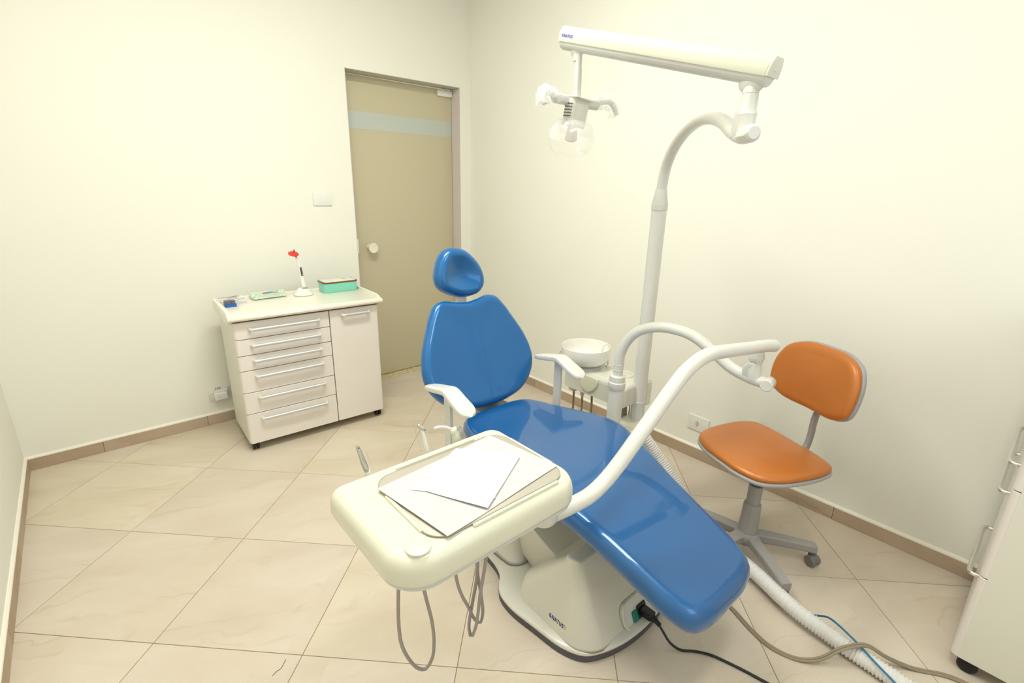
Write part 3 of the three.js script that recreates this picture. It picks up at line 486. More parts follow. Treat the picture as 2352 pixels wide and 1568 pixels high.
// ───────── operating lamp on its pole ─────────
const lamp = thing('dental_lamp', 'tall white dental operating lamp with a spring arm and clear glass head', 'lamp', [POLE[0], 0.43, POLE[1]]);
{
  part('pole', cyl([POLE[0], 0.44, POLE[1]], [POLE[0], 1.378, POLE[1]], 0.0303, 40, 0.001), M.white, lamp);
  part('pole_collar', turned([POLE[0], 1.366, POLE[1]], [POLE[0], 1.447, POLE[1]], [[0, 0.0325], [0.3, 0.0325], [0.31, 0.0315], [0.34, 0.0315], [0.35, 0.0305], [0.97, 0.0225], [1, 0.0215]], 40), M.whiteGrey, lamp);
  const d = V(-0.45, 0, 0.535).normalize(); const at = (s, y) => [POLE[0] + d.x * s, y, POLE[1] + d.z * s];
  const c = curveOf([at(0, 1.42), at(0.004, 1.46), at(0.025, 1.525), at(0.085, 1.587), at(0.19, 1.638), at(0.32, 1.663), at(0.43, 1.657), at(0.52, 1.633), at(0.59, 1.601), at(0.65, 1.585), at(0.70, 1.587)]);
  part('curved_tube', sweep(c, 90, 28, 0.0205), M.white, lamp);
  // elbow joint
  const e = at(0.665, 1.587), e2 = at(0.70, 1.588), jx = at(0.655, 0)[0], jz = at(0.655, 0)[2];
  const jb = part('elbow_joint', mg([turned(at(0.655, 1.587), at(0.705, 1.588), [[0, 0.0225], [0.85, 0.0225], [1, 0.019]], 36), turned([jx, 1.592, jz], [jx, 1.725, jz], [[0, 0.0215], [0.28, 0.0225], [0.34, 0.0245], [0.40, 0.0205], [0.69, 0.0205], [0.70, 0.0195], [0.71, 0.0205], [0.78, 0.0195], [0.9, 0.0145], [1, 0.0145]], 36)]), M.white, lamp);
  part('joint_cap', turned(at(0.704, 1.588), at(0.709, 1.588), [[0, 0.0185], [0.6, 0.0175], [1, 0.015]], 36), M.whiteGrey, jb);
  const shell = extr([[-0.024, 1.582], [0.018, 1.585], [0.018, 1.63], [0.006, 1.648], [-0.012, 1.648], [-0.024, 1.625]], 0.042, 0.004); void e; void e2;
  shell.translate(0, 0, -0.021); shell.rotateY(-Math.atan2(d.z, d.x)); shell.translate(jx - d.x * 0.016, 0, jz - d.z * 0.016); part('joint_shell', shell, M.whiteGrey, jb);
  // spring arm (beam)
  const bx = jx, zR = 2.67, yR = 1.7277, zL = 1.95, yL = 1.93; const ang = Math.atan2(yL - yR, zR - zL);
  const L = Math.hypot(zR - zL, yL - yR);
  const bm = (g) => { g.rotateX(ang); g.translate(bx, (yR + yL) / 2, (zR + zL) / 2); return g; };   // beam runs along local z, +z at the right end, tilted up towards -z
  const sec = new THREE.Shape([[-0.031, -0.012], [0.031, -0.012], [0.0325, -0.006], [0.031, 0.018], [0.022, 0.0335], [-0.022, 0.0335], [-0.031, 0.018], [-0.0325, -0.006]].map((p) => new THREE.Vector2(...p)));
  const bg = new THREE.ExtrudeGeometry(sec, { depth: L - 0.012, bevelEnabled: true, bevelThickness: 0.006, bevelSize: 0.006, bevelOffset: -0.006, bevelSegments: 4 }); bg.translate(0, 0, -L / 2 + 0.006);
  const beam = part('spring_arm', bm(toCreasedNormals(bg, 0.5)), phy('#d3d3c2', 0.36, { clearcoat: 0.7, clearcoatRoughness: 0.08 }), lamp, 'cream coloured spring arm cover');
  const under = new THREE.Shape(); under.absarc(0, -0.006, 0.0285, Math.PI, Math.PI * 2); under.lineTo(-0.0285, -0.006);
  const ug = new THREE.ExtrudeGeometry(under, { depth: L - 0.016, bevelEnabled: true, bevelThickness: 0.006, bevelSize: 0.006, bevelOffset: -0.006, bevelSegments: 3, curveSegments: 16 }); ug.translate(0, 0, -L / 2 + 0.008);
  part('arm_channel', bm(toCreasedNormals(ug, 0.6)), M.whiteGrey, beam);
  part('end_plate', bm(extr([[-0.0315, -0.011], [0.0315, -0.011], [0.033, -0.004], [0.031, 0.019], [0.021, 0.0355], [-0.021, 0.0355], [-0.031, 0.019], [-0.033, -0.004]], 0.006, 0.002).translate(0, 0, L / 2 - 0.002)), M.base, beam);
  part('end_screw', bm(new THREE.SphereGeometry(0.004, 12, 8).scale(1, 1, 0.4).translate(0, 0.006, L / 2 + 0.004)), M.whiteGrey, beam);
  // printed name on the beam side
  const tg = new TextGeometry('GNATUS', { font, size: 0.0095, depth: 0.0004, curveSegments: 2 }); tg.rotateY(-Math.PI / 2); tg.translate(-0.0322, 0.0005, -L / 2 + 0.016); part('name_print', bm(tg), std('#4a45b5', 0.5), beam, 'small blue printed name');
  const yAt = (z) => yR + (zR - z) / (zR - zL) * (yL - yR);
  // pivots below the beam
  for (const [z, yb, r] of [[jz, 1.69, 0.03], [2.012, 1.87, 0.024]]) { const yt = yAt(z) - 0.02; const p = new THREE.SphereGeometry(r, 28, 18); p.scale(0.62, 1, 1.15); p.translate(bx, yt - 0.008, z); part('pivot', mg([p, cyl([bx, yt - 0.005, z], [bx, yb - 0.02, z], r * 0.56, 24)]), M.whiteGrey, lamp); void yb; }
  // down stem
  const hx = bx, hz = 2.02;
  part('stem', turned([hx, 1.73, hz], [hx, 1.885, hz], [[0, 0.0125], [0.08, 0.0135], [0.22, 0.0135], [0.225, 0.0128], [0.235, 0.0135], [0.62, 0.0128], [0.625, 0.0112], [1, 0.0108]], 28), M.whiteGrey, lamp);
  // yoke with two hooked handles in clear film
  const yk = part('yoke', mg([turned([hx - 0.11, 1.726, hz], [hx + 0.105, 1.726, hz], [[0, 0.014], [0.1, 0.016], [0.42, 0.016], [0.5, 0.018], [0.58, 0.0165], [1, 0.016]], 28)]), M.whiteGrey, lamp);
  const hl = [[[hx - 0.1, 1.726, hz], [hx - 0.135, 1.736, hz + 0.005], [hx - 0.168, 1.732, hz + 0.012], [hx - 0.18, 1.714, hz + 0.02], [hx - 0.178, 1.698, hz + 0.026]], [[hx + 0.1, 1.728, hz], [hx + 0.14, 1.742, hz], [hx + 0.175, 1.745, hz + 0.004], [hx + 0.2, 1.73, hz + 0.006], [hx + 0.213, 1.706, hz + 0.01]]];
  for (const [hi, pts] of hl.entries()) { const h = part('handle', sweep(curveOf(pts), 40, 16, (t) => 0.0105 - 0.0015 * t), M.white, yk);
    const fg = sweep(curveOf(pts), 60, 26, (t) => 0.0165 + (hi ? 0.016 : 0.006) * t, true); const p = fg.attributes.position; for (let i = 0; i < p.count; i++) { const a = noise3(p.getX(i) * 60, p.getY(i) * 60, p.getZ(i) * 60) * 0.0075, b = noise3(p.getX(i) * 60 + 9, p.getY(i) * 60, p.getZ(i) * 60) * 0.0075; p.setXYZ(i, p.getX(i) + b * 0.5, p.getY(i) + a, p.getZ(i) + b); } fg.computeVertexNormals(); part('film_sleeve', fg, M.filmMilky, h, 'crumpled clear plastic film'); }
  // head box with cooling slots, tilted forwards
  const T = (g) => { g.rotateZ(-0.1); g.rotateX(0.12); g.translate(hx - 0.016, 1.689, hz + 0.012); return g; };
  const hd = part('head_box', T(toCreasedNormals((() => { const s = rrect(0.082, 0.05, [0.02, 0.012, 0.012, 0.02]); const g = new THREE.ExtrudeGeometry(s, { depth: 0.078, bevelEnabled: true, bevelThickness: 0.006, bevelSize: 0.006, bevelOffset: -0.006, bevelSegments: 4, curveSegments: 8 }); g.rotateX(Math.PI / 2); g.translate(0, 0.04, 0.0); return g; })(), 0.6)), M.base, lamp);
  for (let i = 0; i < 5; i++) { const g = rbox(-0.041, 0.022 - i * 0.0095, 0.002, 0.004, 0.0042, 0.034, 0.0018); g.rotateY(0); part('cooling_slot', T(g), M.greyDark, hd); }
  for (let i = 0; i < 3; i++) part('side_rib', T(rbox(-0.034 + i * 0.008, 0.0, 0.0252, 0.0035, 0.07, 0.0016, 0.0008)), M.base, hd);
  part('head_lid', T(rbox(0, 0.043, 0.006, 0.086, 0.004, 0.06, 0.0018)), M.base, hd);
  // clear shield with faceted reflector
  const Q = (g) => { g.rotateX(0.25); g.rotateZ(0.12); g.scale(1.08, 1.12, 1.08); g.translate(hx - 0.036, 1.619, hz + 0.018); return g; };
  const sp = [[0.012, 0.05], [0.03, 0.047], [0.05, 0.038], [0.066, 0.022], [0.0745, 0.002], [0.076, -0.016], [0.071, -0.028], [0.058, -0.05], [0.036, -0.06], [0.012, -0.0635], [0.0001, -0.064]].map((p) => new THREE.Vector2(...p));
  const shieldPts = new THREE.SplineCurve(sp).getPoints(40);
  const rp = [[0.014, 0.044], [0.035, 0.04], [0.054, 0.028], [0.066, 0.008], [0.0695, -0.012]].map((p) => new THREE.Vector2(...p));
  const refl = toCreasedNormals(new THREE.LatheGeometry(new THREE.SplineCurve(rp).getPoints(14), 40), 0.02);
  const rf = part('reflector', Q(refl), M.reflector, lamp, 'pale faceted reflector');
  part('bulb_cap', Q(turned([0, 0.03, 0], [0, -0.02, 0], [[0, 0.012], [0.5, 0.018], [0.9, 0.02], [1, 0.014]], 24)), phy('#e2d8d2', 0.35, { transmission: 0.45, thickness: 0 }), rf, 'dull bulb cover');
  part('clear_shield', Q(new THREE.LatheGeometry(shieldPts, 56)), M.clear, lamp, 'clear plastic dome');
}

// ───────── delivery unit: post, two arms, instrument console ─────────
const TY = 0.80;   // console top
const CON = { x0: -2.107, x1: -1.625, z0: 2.311, z1: 2.642 };
const del = thing('delivery_unit', 'cream instrument console on a double bent white arm in front of the blue chair', 'dental unit', [POST[0], 0.44, POST[1]]);
{
  part('post', cyl([POST[0], 0.447, POST[1]], [POST[0], 0.652, POST[1]], 0.0315, 36, 0.001), M.white, del);
  part('post_collar', turned([POST[0], 0.632, POST[1]], [POST[0], 0.695, POST[1]], [[0, 0.0345], [0.08, 0.037], [0.5, 0.037], [0.56, 0.0335], [0.93, 0.0325], [1, 0.028]], 36), M.white, del);
  for (const y of [0.718, 0.742]) { const r = new THREE.TorusGeometry(0.0212, 0.0011, 8, 36); r.rotateX(Math.PI / 2); r.translate(POST[0] + 0.0003, y, POST[1] + 0.001); part('stop_ring', r, M.white, del); }
  const dd = V(0.08, 0, 0.43).normalize(), at = (s, y) => [POST[0] + dd.x * s, y, POST[1] + dd.z * s];
  const c1 = curveOf([at(0, 0.67), at(0.002, 0.74), at(0.006, 0.79), at(0.024, 0.842), at(0.064, 0.894), at(0.13, 0.928), at(0.2, 0.938), at(0.286, 0.926), at(0.372, 0.879), at(0.435, 0.838), at(0.5, 0.8155), at(0.564, 0.807)]);
  part('lower_arm', sweep(c1, 90, 28, 0.0205), M.white, del);
  const J = at(0.515, 0);
  const jt = part('arm_joint', mg([turned([at(0.566, 0)[0] + 0.024, 0.808, at(0.566, 0)[2] - 0.004], [at(0.566, 0)[0] - 0.028, 0.808, at(0.566, 0)[2] + 0.004], [[0, 0.0195], [0.08, 0.0222], [0.5, 0.0222], [0.52, 0.0214], [0.58, 0.0222], [0.92, 0.0222], [1, 0.0185]], 36), turned([J[0], 0.815, J[2]], [J[0], 0.945, J[2]], [[0, 0.024], [0.27, 0.025], [0.35, 0.021], [0.45, 0.0205], [0.46, 0.0195], [0.5, 0.023], [0.62, 0.0265], [0.8, 0.0205], [1, 0.02]], 36)]), M.white, del);
  const sh = extr([[-0.028, 0.815], [0.01, 0.812], [0.014, 0.85], [0.004, 0.872], [-0.014, 0.874], [-0.028, 0.852]], 0.04, 0.005); sh.translate(0, 0, -0.02); sh.rotateY(-Math.atan2(dd.z, dd.x)); sh.translate(J[0] - dd.x * 0.008, 0, J[2] - dd.z * 0.008); part('joint_shell', sh, M.whiteGrey, jt);
  const c2 = curveOf([[-0.667, 0.938, 2.662], [-0.71, 0.945, 2.656], [-0.84, 0.958, 2.643], [-0.98, 0.972, 2.628], [-1.04, 0.976, 2.622], [-1.10, 0.968, 2.616], [-1.16, 0.942, 2.610], [-1.22, 0.895, 2.604], [-1.33, 0.797, 2.594], [-1.42, 0.718, 2.585], [-1.465, 0.686, 2.58], [-1.52, 0.665, 2.576], [-1.60, 0.662, 2.57], [-1.68, 0.668, 2.565]]);
  part('upper_arm', sweep(c2, 130, 30, 0.0215), M.white, del);
  // console shell
  const W = CON.x1 - CON.x0, D = CON.z1 - CON.z0, cx = (CON.x0 + CON.x1) / 2, cz = (CON.z0 + CON.z1) / 2;
  const rings = []; const R4 = 0.055;
  const ring = (o, y) => { const e = o > 0.031 ? o : 0, l = e || o * 0.75, rr = e || o * 0.6, bk = e || o * 0.3, fr = e || o * 0.8;   // inset of the left, right, back and front side
    const s = rrect(W - l - rr, D - bk - fr, [0.08 - o * 0.6, 0.066 - o * 0.6, 0.034 - o * 0.3, 0.016 - o * 0.2].map((q) => Math.max(q, 0.006)), cx + (l - rr) / 2, -(cz + (bk - fr) / 2)); const pts = s.getSpacedPoints(140).slice(0, 140); return pts.map((p) => [p.x, y, -p.y]); };
  rings.push(ring(0.02, 0.739), ring(0.006, 0.7395), ring(0.002, 0.7415), ring(0.0, 0.746), ring(0, 0.754), ring(0.0005, 0.768));
  for (let i = 1; i <= 10; i++) { const a = i / 10 * Math.PI / 2; rings.push(ring(0.0005 + 0.03 * (1 - Math.cos(a)), 0.768 + (TY - 0.768) * Math.sin(a))); }
  rings.push(ring(0.06, TY + 0.0004));
  const con = part('console_shell', loft(rings), M.cream, del, 'cream rounded console');
  // underside tray, bar of instrument holders along the back edge
  part('under_plate', loft([[0.022, 0.725], [0.012, 0.7255], [0.008, 0.729], [0.008, 0.7425]].map(([o, y]) => ring(o, y))), M.whiteGrey, del);
  part('arm_mount', turned([-1.68, 0.66, 2.565], [-1.68, 0.71, 2.565], [[0, 0.03], [0.2, 0.036], [1, 0.04]], 28), M.white, del);
  part('holder_bar', mg([box(CON.x0 + 0.03, CON.x1 - 0.06, 0.732, 0.75, CON.z0 - 0.03, CON.z0 + 0.02, 0.006), ...[-2.005, -1.85, -1.755].map((x) => turned([x, 0.728, CON.z0 - 0.016], [x, 0.756, CON.z0 - 0.016], [[0, 0.014], [0.5, 0.0155], [1, 0.0155]], 20))]), M.cream, del);
  // ribs that hold the instrument tray
  const rib = (x0, x1, z0, z1) => part('tray_rib', box(x0, x1, TY - 0.004, TY + 0.0065, z0, z1, 0.003), M.cream, con);
  rib(-1.952, -1.722, 2.335, 2.343); rib(-1.652, -1.644, 2.398, 2.556); rib(-1.934, -1.692, 2.614, 2.622); rib(-2.024, -2.015, 2.42, 2.568);
  part('call_button', turned([-2.048, TY - 0.004, 2.6], [-2.048, TY + 0.0065, 2.6], [[0, 0.0225], [0.55, 0.0245], [0.8, 0.0245], [0.95, 0.021], [1, 0.014]], 40), M.cream, con, 'round cream button');
}
// instrument tray, paper liner, napkins
{
  const tr = thing('instrument_tray', 'dull grey metal instrument tray under the white paper on the cream console', 'tray', [-1.835, TY + 0.0006, 2.482]);
  const s = rrect(0.368, 0.262, 0.046, -1.836, -2.481); const g = up(extr(s, 0.0035, 0.0012, null, 12)); g.translate(0, TY + 0.0008, 0); part('tray_plate', g, std('#b9b3a6', 0.45, { metalness: 0.2 }), tr);
  const rim = sweep(new THREE.CatmullRomCurve3(s.getSpacedPoints(120).slice(0, 120).map((p) => V(p.x, TY + 0.0042, -p.y)), true), 240, 8, 0.0012, false); part('tray_rim', rim, std('#aca698', 0.45, { metalness: 0.2 }), tr);
  const sheet = (name, corners, y, lift, label, cat, group, th = 0.0009) => {   // bilinear sheet with a soft wave
    const N = 26, f = (u, v) => { const q = [0, 1].map((k) => corners[0][k] * (1 - u) * (1 - v) + corners[1][k] * u * (1 - v) + corners[2][k] * u * v + corners[3][k] * (1 - u) * v); return [q[0], y + lift(u, v), q[1]]; };
    const P = [], I = []; for (const o of [th, 0]) for (let i = 0; i <= N; i++) for (let j = 0; j <= N; j++) { const p = f(i / N, j / N); P.push(p[0], p[1] + o, p[2]); }
    const w = N + 1, K = w * w; for (let i = 0; i < N; i++) for (let j = 0; j < N; j++) { const a = i * w + j, b = a + 1, c = a + w, d = c + 1; I.push(a, b, c, b, d, c, K + a, K + c, K + b, K + b, K + c, K + d); }
    const edge = []; for (let i = 0; i <= N; i++) edge.push(i * w); for (let j = 1; j <= N; j++) edge.push(N * w + j); for (let i = N - 1; i >= 0; i--) edge.push(i * w + N); for (let j = N - 1; j > 0; j--) edge.push(j);
    for (let k = 0; k < edge.length; k++) { const a = edge[k], b = edge[(k + 1) % edge.length]; I.push(a, b, K + a, b, K + b, K + a); }
    const g = new THREE.BufferGeometry(); g.setAttribute('position', new THREE.Float32BufferAttribute(P, 3)); g.setIndex(I);
    const pv = (i) => V(P[3 * i], P[3 * i + 1] - y, P[3 * i + 2]); let ny = 0; { const A = pv(I[0]), B = pv(I[1]), C = pv(I[2]); ny = B.sub(A).cross(C.sub(A)).y; } if (ny < 0) { for (let i = 0; i < I.length; i += 3) [I[i + 1], I[i + 2]] = [I[i + 2], I[i + 1]]; g.setIndex(I); }
    const g2 = toCreasedNormals(g, 0.8); return single(name, g2, name === 'napkin' ? M.paper : M.liner, label, cat, group);
  };
  sheet('paper_liner', [[-2.026, 2.392], [-1.682, 2.354], [-1.648, 2.574], [-1.994, 2.617]], TY + 0.0052, (u, v) => 0.003 * Math.pow(Math.max(0, 1 - u * 3), 2) + 0.0006 * (1 + Math.sin(u * 7 + v * 3)), 'large white paper sheet lining the metal tray on the console', 'paper');
  const n1 = [[-1.797, 2.362], [-1.696, 2.492], [-1.884, 2.601], [-1.958, 2.45]];
  sheet('napkin', [[-1.865, 2.392], [-1.835, 2.52], [-1.846, 2.583], [-1.974, 2.44]], TY + 0.0082, (u, v) => 0.0006 * (1 + Math.sin(u * 5)), 'lower white napkin, mostly hidden beneath the upper one on the tray', 'napkin', null, 0.0012);
  sheet('napkin', n1, TY + 0.0095, (u, v) => 0.0012 * (1 + Math.sin(u * 3 + v * 4)) , 'upper folded white napkin lying on the paper liner', 'napkin', null, 0.0016);
}
// handpieces in the holders behind the console, each with its hose
{
  const sheath = (a, b, r, seedZ) => { const g = turned(a, b, [[0, r * 0.9], [0.15, r], [0.6, r * 1.15], [0.9, r * 0.9], [1, r * 0.5]], 24); const p = g.attributes.position; for (let i = 0; i < p.count; i++) { const d = noise3(p.getX(i) * 70, p.getY(i) * 70, p.getZ(i) * 70 + seedZ) * 0.0035; p.setX(i, p.getX(i) + d); p.setZ(i, p.getZ(i) + d * 0.7); } g.computeVertexNormals(); return g; };
  const mk = (label, x, z, hosePts) => { const t = thing('handpiece', label, 'handpiece', [x, 0.72, z]); if (hosePts) part('hose', tube(hosePts, 0.0045, 90, 10), M.hose, t, 'grey hose'); return t; };
  const zb = CON.z0 - 0.016;
  const a = mk('straight steel handpiece in clear film, leftmost of the three behind the console', -2.005, zb, [[-2.0, 0.735, zb], [-1.995, 0.70, zb + 0.02], [-1.985, 0.69, 2.37], [-1.995, 0.62, 2.42], [-2.004, 0.545, 2.42], [-2.009, 0.43, 2.42], [-2.004, 0.37, 2.42], [-1.986, 0.31, 2.42], [-1.962, 0.262, 2.42], [-1.941, 0.244, 2.42], [-1.922, 0.262, 2.42], [-1.914, 0.31, 2.42], [-1.918, 0.385, 2.42], [-1.933, 0.474, 2.42], [-1.945, 0.56, 2.42], [-1.945, 0.66, 2.43], [-1.94, 0.715, 2.44]]);
  part('body', turned([-1.99, 0.735, zb], [-2.022, 0.868, zb - 0.002], [[0, 0.005], [0.45, 0.0062], [0.46, 0.0056], [0.5, 0.0056], [0.51, 0.0066], [0.66, 0.0066], [0.7, 0.0059], [0.94, 0.0047], [1, 0.0038]], 24), M.steel, a);
  part('coupling', turned([-1.99, 0.735, zb], [-2.0045, 0.796, zb - 0.001], [[0, 0.007], [0.5, 0.0075], [0.8, 0.0085], [1, 0.0075]], 20), M.plate, a, 'white coupling');
  part('nose_hole', turned([-2.0212, 0.8645, zb + 0.0022], [-2.0213, 0.865, zb + 0.0042], [[0, 0.0014], [1, 0.0014]], 10), M.black, a);
  part('film_sleeve', sheath([-1.996, 0.775, zb], [-2.034, 0.892, zb - 0.004], 0.014, 1), M.film, a, 'clear plastic film');
  const b = mk('angled dental turbine handpiece in clear film, middle of the three behind the console', -1.85, zb, [[-1.842, 0.735, zb], [-1.83, 0.70, 2.36], [-1.845, 0.56, 2.41], [-1.839, 0.463, 2.42], [-1.825, 0.41, 2.42], [-1.805, 0.359, 2.42], [-1.78, 0.295, 2.42], [-1.762, 0.273, 2.42], [-1.754, 0.30, 2.42], [-1.76, 0.37, 2.42], [-1.772, 0.45, 2.42], [-1.776, 0.56, 2.42], [-1.775, 0.715, 2.43]]);
  part('body', turned([-1.828, 0.735, zb], [-1.852, 0.855, zb], [[0, 0.0058], [0.4, 0.0056], [0.9, 0.004], [1, 0.0038]], 20), M.plate, b, 'white body');
  part('turbine_head', turned([-1.8485, 0.855, zb + 0.005], [-1.858, 0.866, zb - 0.01], [[0, 0.0045], [0.2, 0.0053], [0.8, 0.0053], [1, 0.0035]], 18), M.steel, b, 'steel head');
  part('chuck', turned([-1.848, 0.8545, zb + 0.006], [-1.8475, 0.854, zb + 0.0068], [[0, 0.0026], [1, 0.0026]], 12), M.black, b);
  part('film_sleeve', sheath([-1.833, 0.775, zb], [-1.866, 0.888, zb - 0.006], 0.014, 4), M.film, b, 'clear plastic film');
  const c = mk('air water syringe with a curved white nozzle, rightmost of the three behind the console', -1.75, zb, [[-1.745, 0.735, zb], [-1.74, 0.70, 2.36], [-1.765, 0.58, 2.41], [-1.775, 0.44, 2.42], [-1.79, 0.36, 2.42], [-1.803, 0.285, 2.421], [-1.804, 0.262, 2.432], [-1.795, 0.30, 2.442], [-1.78, 0.40, 2.442], [-1.76, 0.50, 2.44], [-1.75, 0.60, 2.44], [-1.745, 0.715, 2.44]]);
  part('body', mg([turned([-1.747, 0.7350, zb], [-1.752, 0.8220, zb], [[0, 0.008], [0.5, 0.0095], [0.8, 0.011], [1, 0.008]], 20), rbox(-1.756, 0.821, zb, 0.026, 0.016, 0.018, 0.006)]), phy('#d9d8c8', 0.35), c);
  part('nozzle', sweep(curveOf([[-1.762, 0.825, zb], [-1.775, 0.835, zb], [-1.793, 0.844, zb + 0.001], [-1.808, 0.848, zb + 0.001], [-1.818, 0.848, zb + 0.001]]), 30, 12, (t) => 0.0045 - 0.001 * t), phy('#f0dfe0', 0.3), c, 'pale pink nozzle');
  part('trigger', box(-1.752, -1.738, 0.822, 0.831, zb + 0.004, zb + 0.012, 0.002), M.steel, c);
  part('film_sleeve', sheath([-1.75, 0.7780, zb], [-1.81, 0.8600, zb], 0.016, 8), M.film, c, 'clear plastic film');
}

// ───────── orange stool ─────────
{
  const C = [-0.552, 2.655], st = thing('stool', 'orange vinyl wheeled stool with a small backrest beside the right wall', 'stool', [C[0], 0, C[1]]);
  const ang = 23 * Math.PI / 180, b = V(Math.cos(ang), 0, Math.sin(ang)), t = V(-Math.sin(ang), 0, Math.cos(ang));
  const S = [-0.548, 2.643], sy = 0.46;
  const ctrl = [[-0.192, 0], [-0.187, -0.1], [-0.157, -0.172], [-0.1, -0.21], [0.02, -0.232], [0.11, -0.232], [0.17, -0.205], [0.19, -0.13], [0.192, 0], [0.19, 0.11], [0.17, 0.178], [0.11, 0.2], [0.0, 0.205], [-0.1, 0.19], [-0.158, 0.158], [-0.187, 0.09]];
  const out = smoothLoop(ctrl, 110);
  const map = (o, s = 1) => (u, v, w) => [S[0] + b.x * u * s + t.x * v * s, sy + o + w, S[1] + b.z * u * s + t.z * v * s];
  part('seat_shell', cushion(out, { th: 0.016, r: 0.007, map: map(-0.008) }), std('#a5a3a6', 0.45), st, 'grey plastic shell');
  part('seat', cushion(out.map((p) => [p[0] * 0.985, p[1] * 0.985]), { th: 0.04, r: 0.038, rings: 14, edge: 14, top: (u, v, s) => 0.012 * (1 - s * s) - 0.010 * Math.exp(-(Math.pow(u / 0.1, 2) + Math.pow(v / 0.12, 2))), map: map(0.0095) }), M.orange, st, 'orange padded seat');
  // backrest
  const a2 = 25 * Math.PI / 180, tl = 10 * Math.PI / 180, n = V(-Math.cos(a2) * Math.cos(tl), Math.sin(tl), -Math.sin(a2) * Math.cos(tl)), tt = V(-Math.sin(a2), 0, Math.cos(a2)), upv = tt.clone().cross(n).normalize(); if (upv.y < 0) upv.negate();
  const B = V(-0.33, 0.75, 2.68).addScaledVector(tt, 0.053).addScaledVector(upv, 0.008);
  const bq = [[-0.187, -0.09], [-0.202, -0.03], [-0.195, 0.04], [-0.165, 0.095], [-0.1, 0.127], [0, 0.134], [0.1, 0.127], [0.165, 0.095], [0.195, 0.04], [0.202, -0.03], [0.187, -0.09], [0.13, -0.122], [0, -0.127], [-0.13, -0.122]].map((p) => [p[0] * 0.935, p[1] * 0.975]);
  const bo = smoothLoop(bq, 100);
  const bmap = (o, s = 1) => (u, v, w) => { const c = 0.9 * u * u; const p = B.clone().addScaledVector(tt, u * s).addScaledVector(upv, v * s).addScaledVector(n, w + o + c); return [p.x, p.y, p.z]; };
  part('backrest', cushion(bo, { th: 0.05, r: 0.04, rings: 14, edge: 14, top: (u, v, s) => 0.008 * (1 - s * s), map: bmap(-0.008) }), M.orange, st, 'orange padded backrest');
  part('backrest_shell', cushion(bo.map((p) => [p[0] * 1.015, p[1] * 1.022]), { th: 0.026, r: 0.012, map: bmap(-0.0285) }), std('#a5a3a6', 0.45), st, 'grey plastic shell');
  const q = (u, v, w) => { const p = B.clone().addScaledVector(tt, u).addScaledVector(upv, v).addScaledVector(n, w); return [p.x, p.y, p.z]; };
  const mid = B.clone().addScaledVector(tt, -0.01);
  const sp = [q(0.014, 0.0, -0.048), q(0.014, -0.10, -0.05), [-0.333, 0.58, 2.746], [-0.34, 0.52, 2.747], [-0.356, 0.474, 2.746], [-0.385, 0.444, 2.74], [-0.43, 0.428, 2.715], [-0.52, 0.425, 2.66]];
  part('back_stem', sweep(curveOf(sp), 60, 20, 0.012, true, 1.9), std('#8f8a88', 0.4), st, 'grey flat steel stem');
  part('swivel_plate', box(S[0] - 0.08, S[0] + 0.08, 0.422, 0.437, S[1] - 0.06, S[1] + 0.06, 0.004), M.greyDark, st);
  part('gas_rod', cyl([C[0], 0.24, C[1]], [C[0], 0.43, C[1]], 0.0145, 24), std('#9c9890', 0.35, { metalness: 0.4 }), st);
  part('upper_sleeve', turned([C[0], 0.235, C[1]], [C[0], 0.328, C[1]], [[0, 0.026], [0.93, 0.0265], [0.97, 0.0265], [1, 0.024], [1, 0.019], [0.93, 0.0185]], 32), M.greyPlastic, st);
  part('lower_sleeve', turned([C[0], 0.10, C[1]], [C[0], 0.245, C[1]], [[0, 0.041], [0.15, 0.0375], [0.9, 0.0335], [0.97, 0.0325], [1, 0.029]], 32), M.greyPlastic, st);
  // five legs with twin wheel casters
  const hub = part('hub', turned([C[0], 0.066, C[1]], [C[0], 0.118, C[1]], [[0, 0.045], [0.4, 0.053], [0.85, 0.05], [1, 0.044]], 32), M.greyPlastic, st);
  for (let k = 0; k < 5; k++) {
    const a = (53 + 72 * k) * Math.PI / 180, d = V(Math.cos(a), 0, Math.sin(a)), s = V(-d.z, 0, d.x);
    const rings = []; for (let i = 0; i <= 10; i++) { const f = i / 10, l = 0.03 + 0.235 * f, w = 0.024 - 0.005 * f, yt = 0.114 - 0.014 * f - 0.01 * f * f, yb = yt - 0.042 + 0.008 * f; rings.push([[-1, 0.15], [-1, 0.85], [-0.8, 1], [0.8, 1], [1, 0.85], [1, 0.15], [0.8, 0], [-0.8, 0]].map(([p, h]) => { const v = V(C[0], yb + (yt - yb) * h, C[1]).addScaledVector(d, l).addScaledVector(s, p * w * (h < 0.5 ? 0.9 : 1)); return [v.x, v.y, v.z]; })); }
    part('leg', toCreasedNormals(loft(rings), 0.5), M.greyPlastic, st);
    const ca = a + [0.95, 3.6, 2.2, 1.1, 2.7][k], cd = V(Math.cos(ca), 0, Math.sin(ca)), cs = V(-cd.z, 0, cd.x), P = V(C[0], 0, C[1]).addScaledVector(d, 0.25).addScaledVector(cd, 0.014);
    const wp = (o, y = 0.0235) => { const v = P.clone().addScaledVector(cs, o); return [v.x, y, v.z]; };
    const cst = part('caster', mg([cyl(wp(-0.0235), wp(-0.006), 0.0232, 28, 0.005), cyl(wp(0.006), wp(0.0235), 0.0232, 28, 0.005), turned(wp(-0.007), wp(0.007), [[0, 0.02], [1, 0.02]], 20)]), std('#7b7774', 0.5), st);
    const st2 = V(C[0], 0, C[1]).addScaledVector(d, 0.25); part('caster_stem', cyl([st2.x, 0.026, st2.z], [st2.x, 0.07, st2.z], 0.0075, 12), M.greyDark, cst);
  }
}

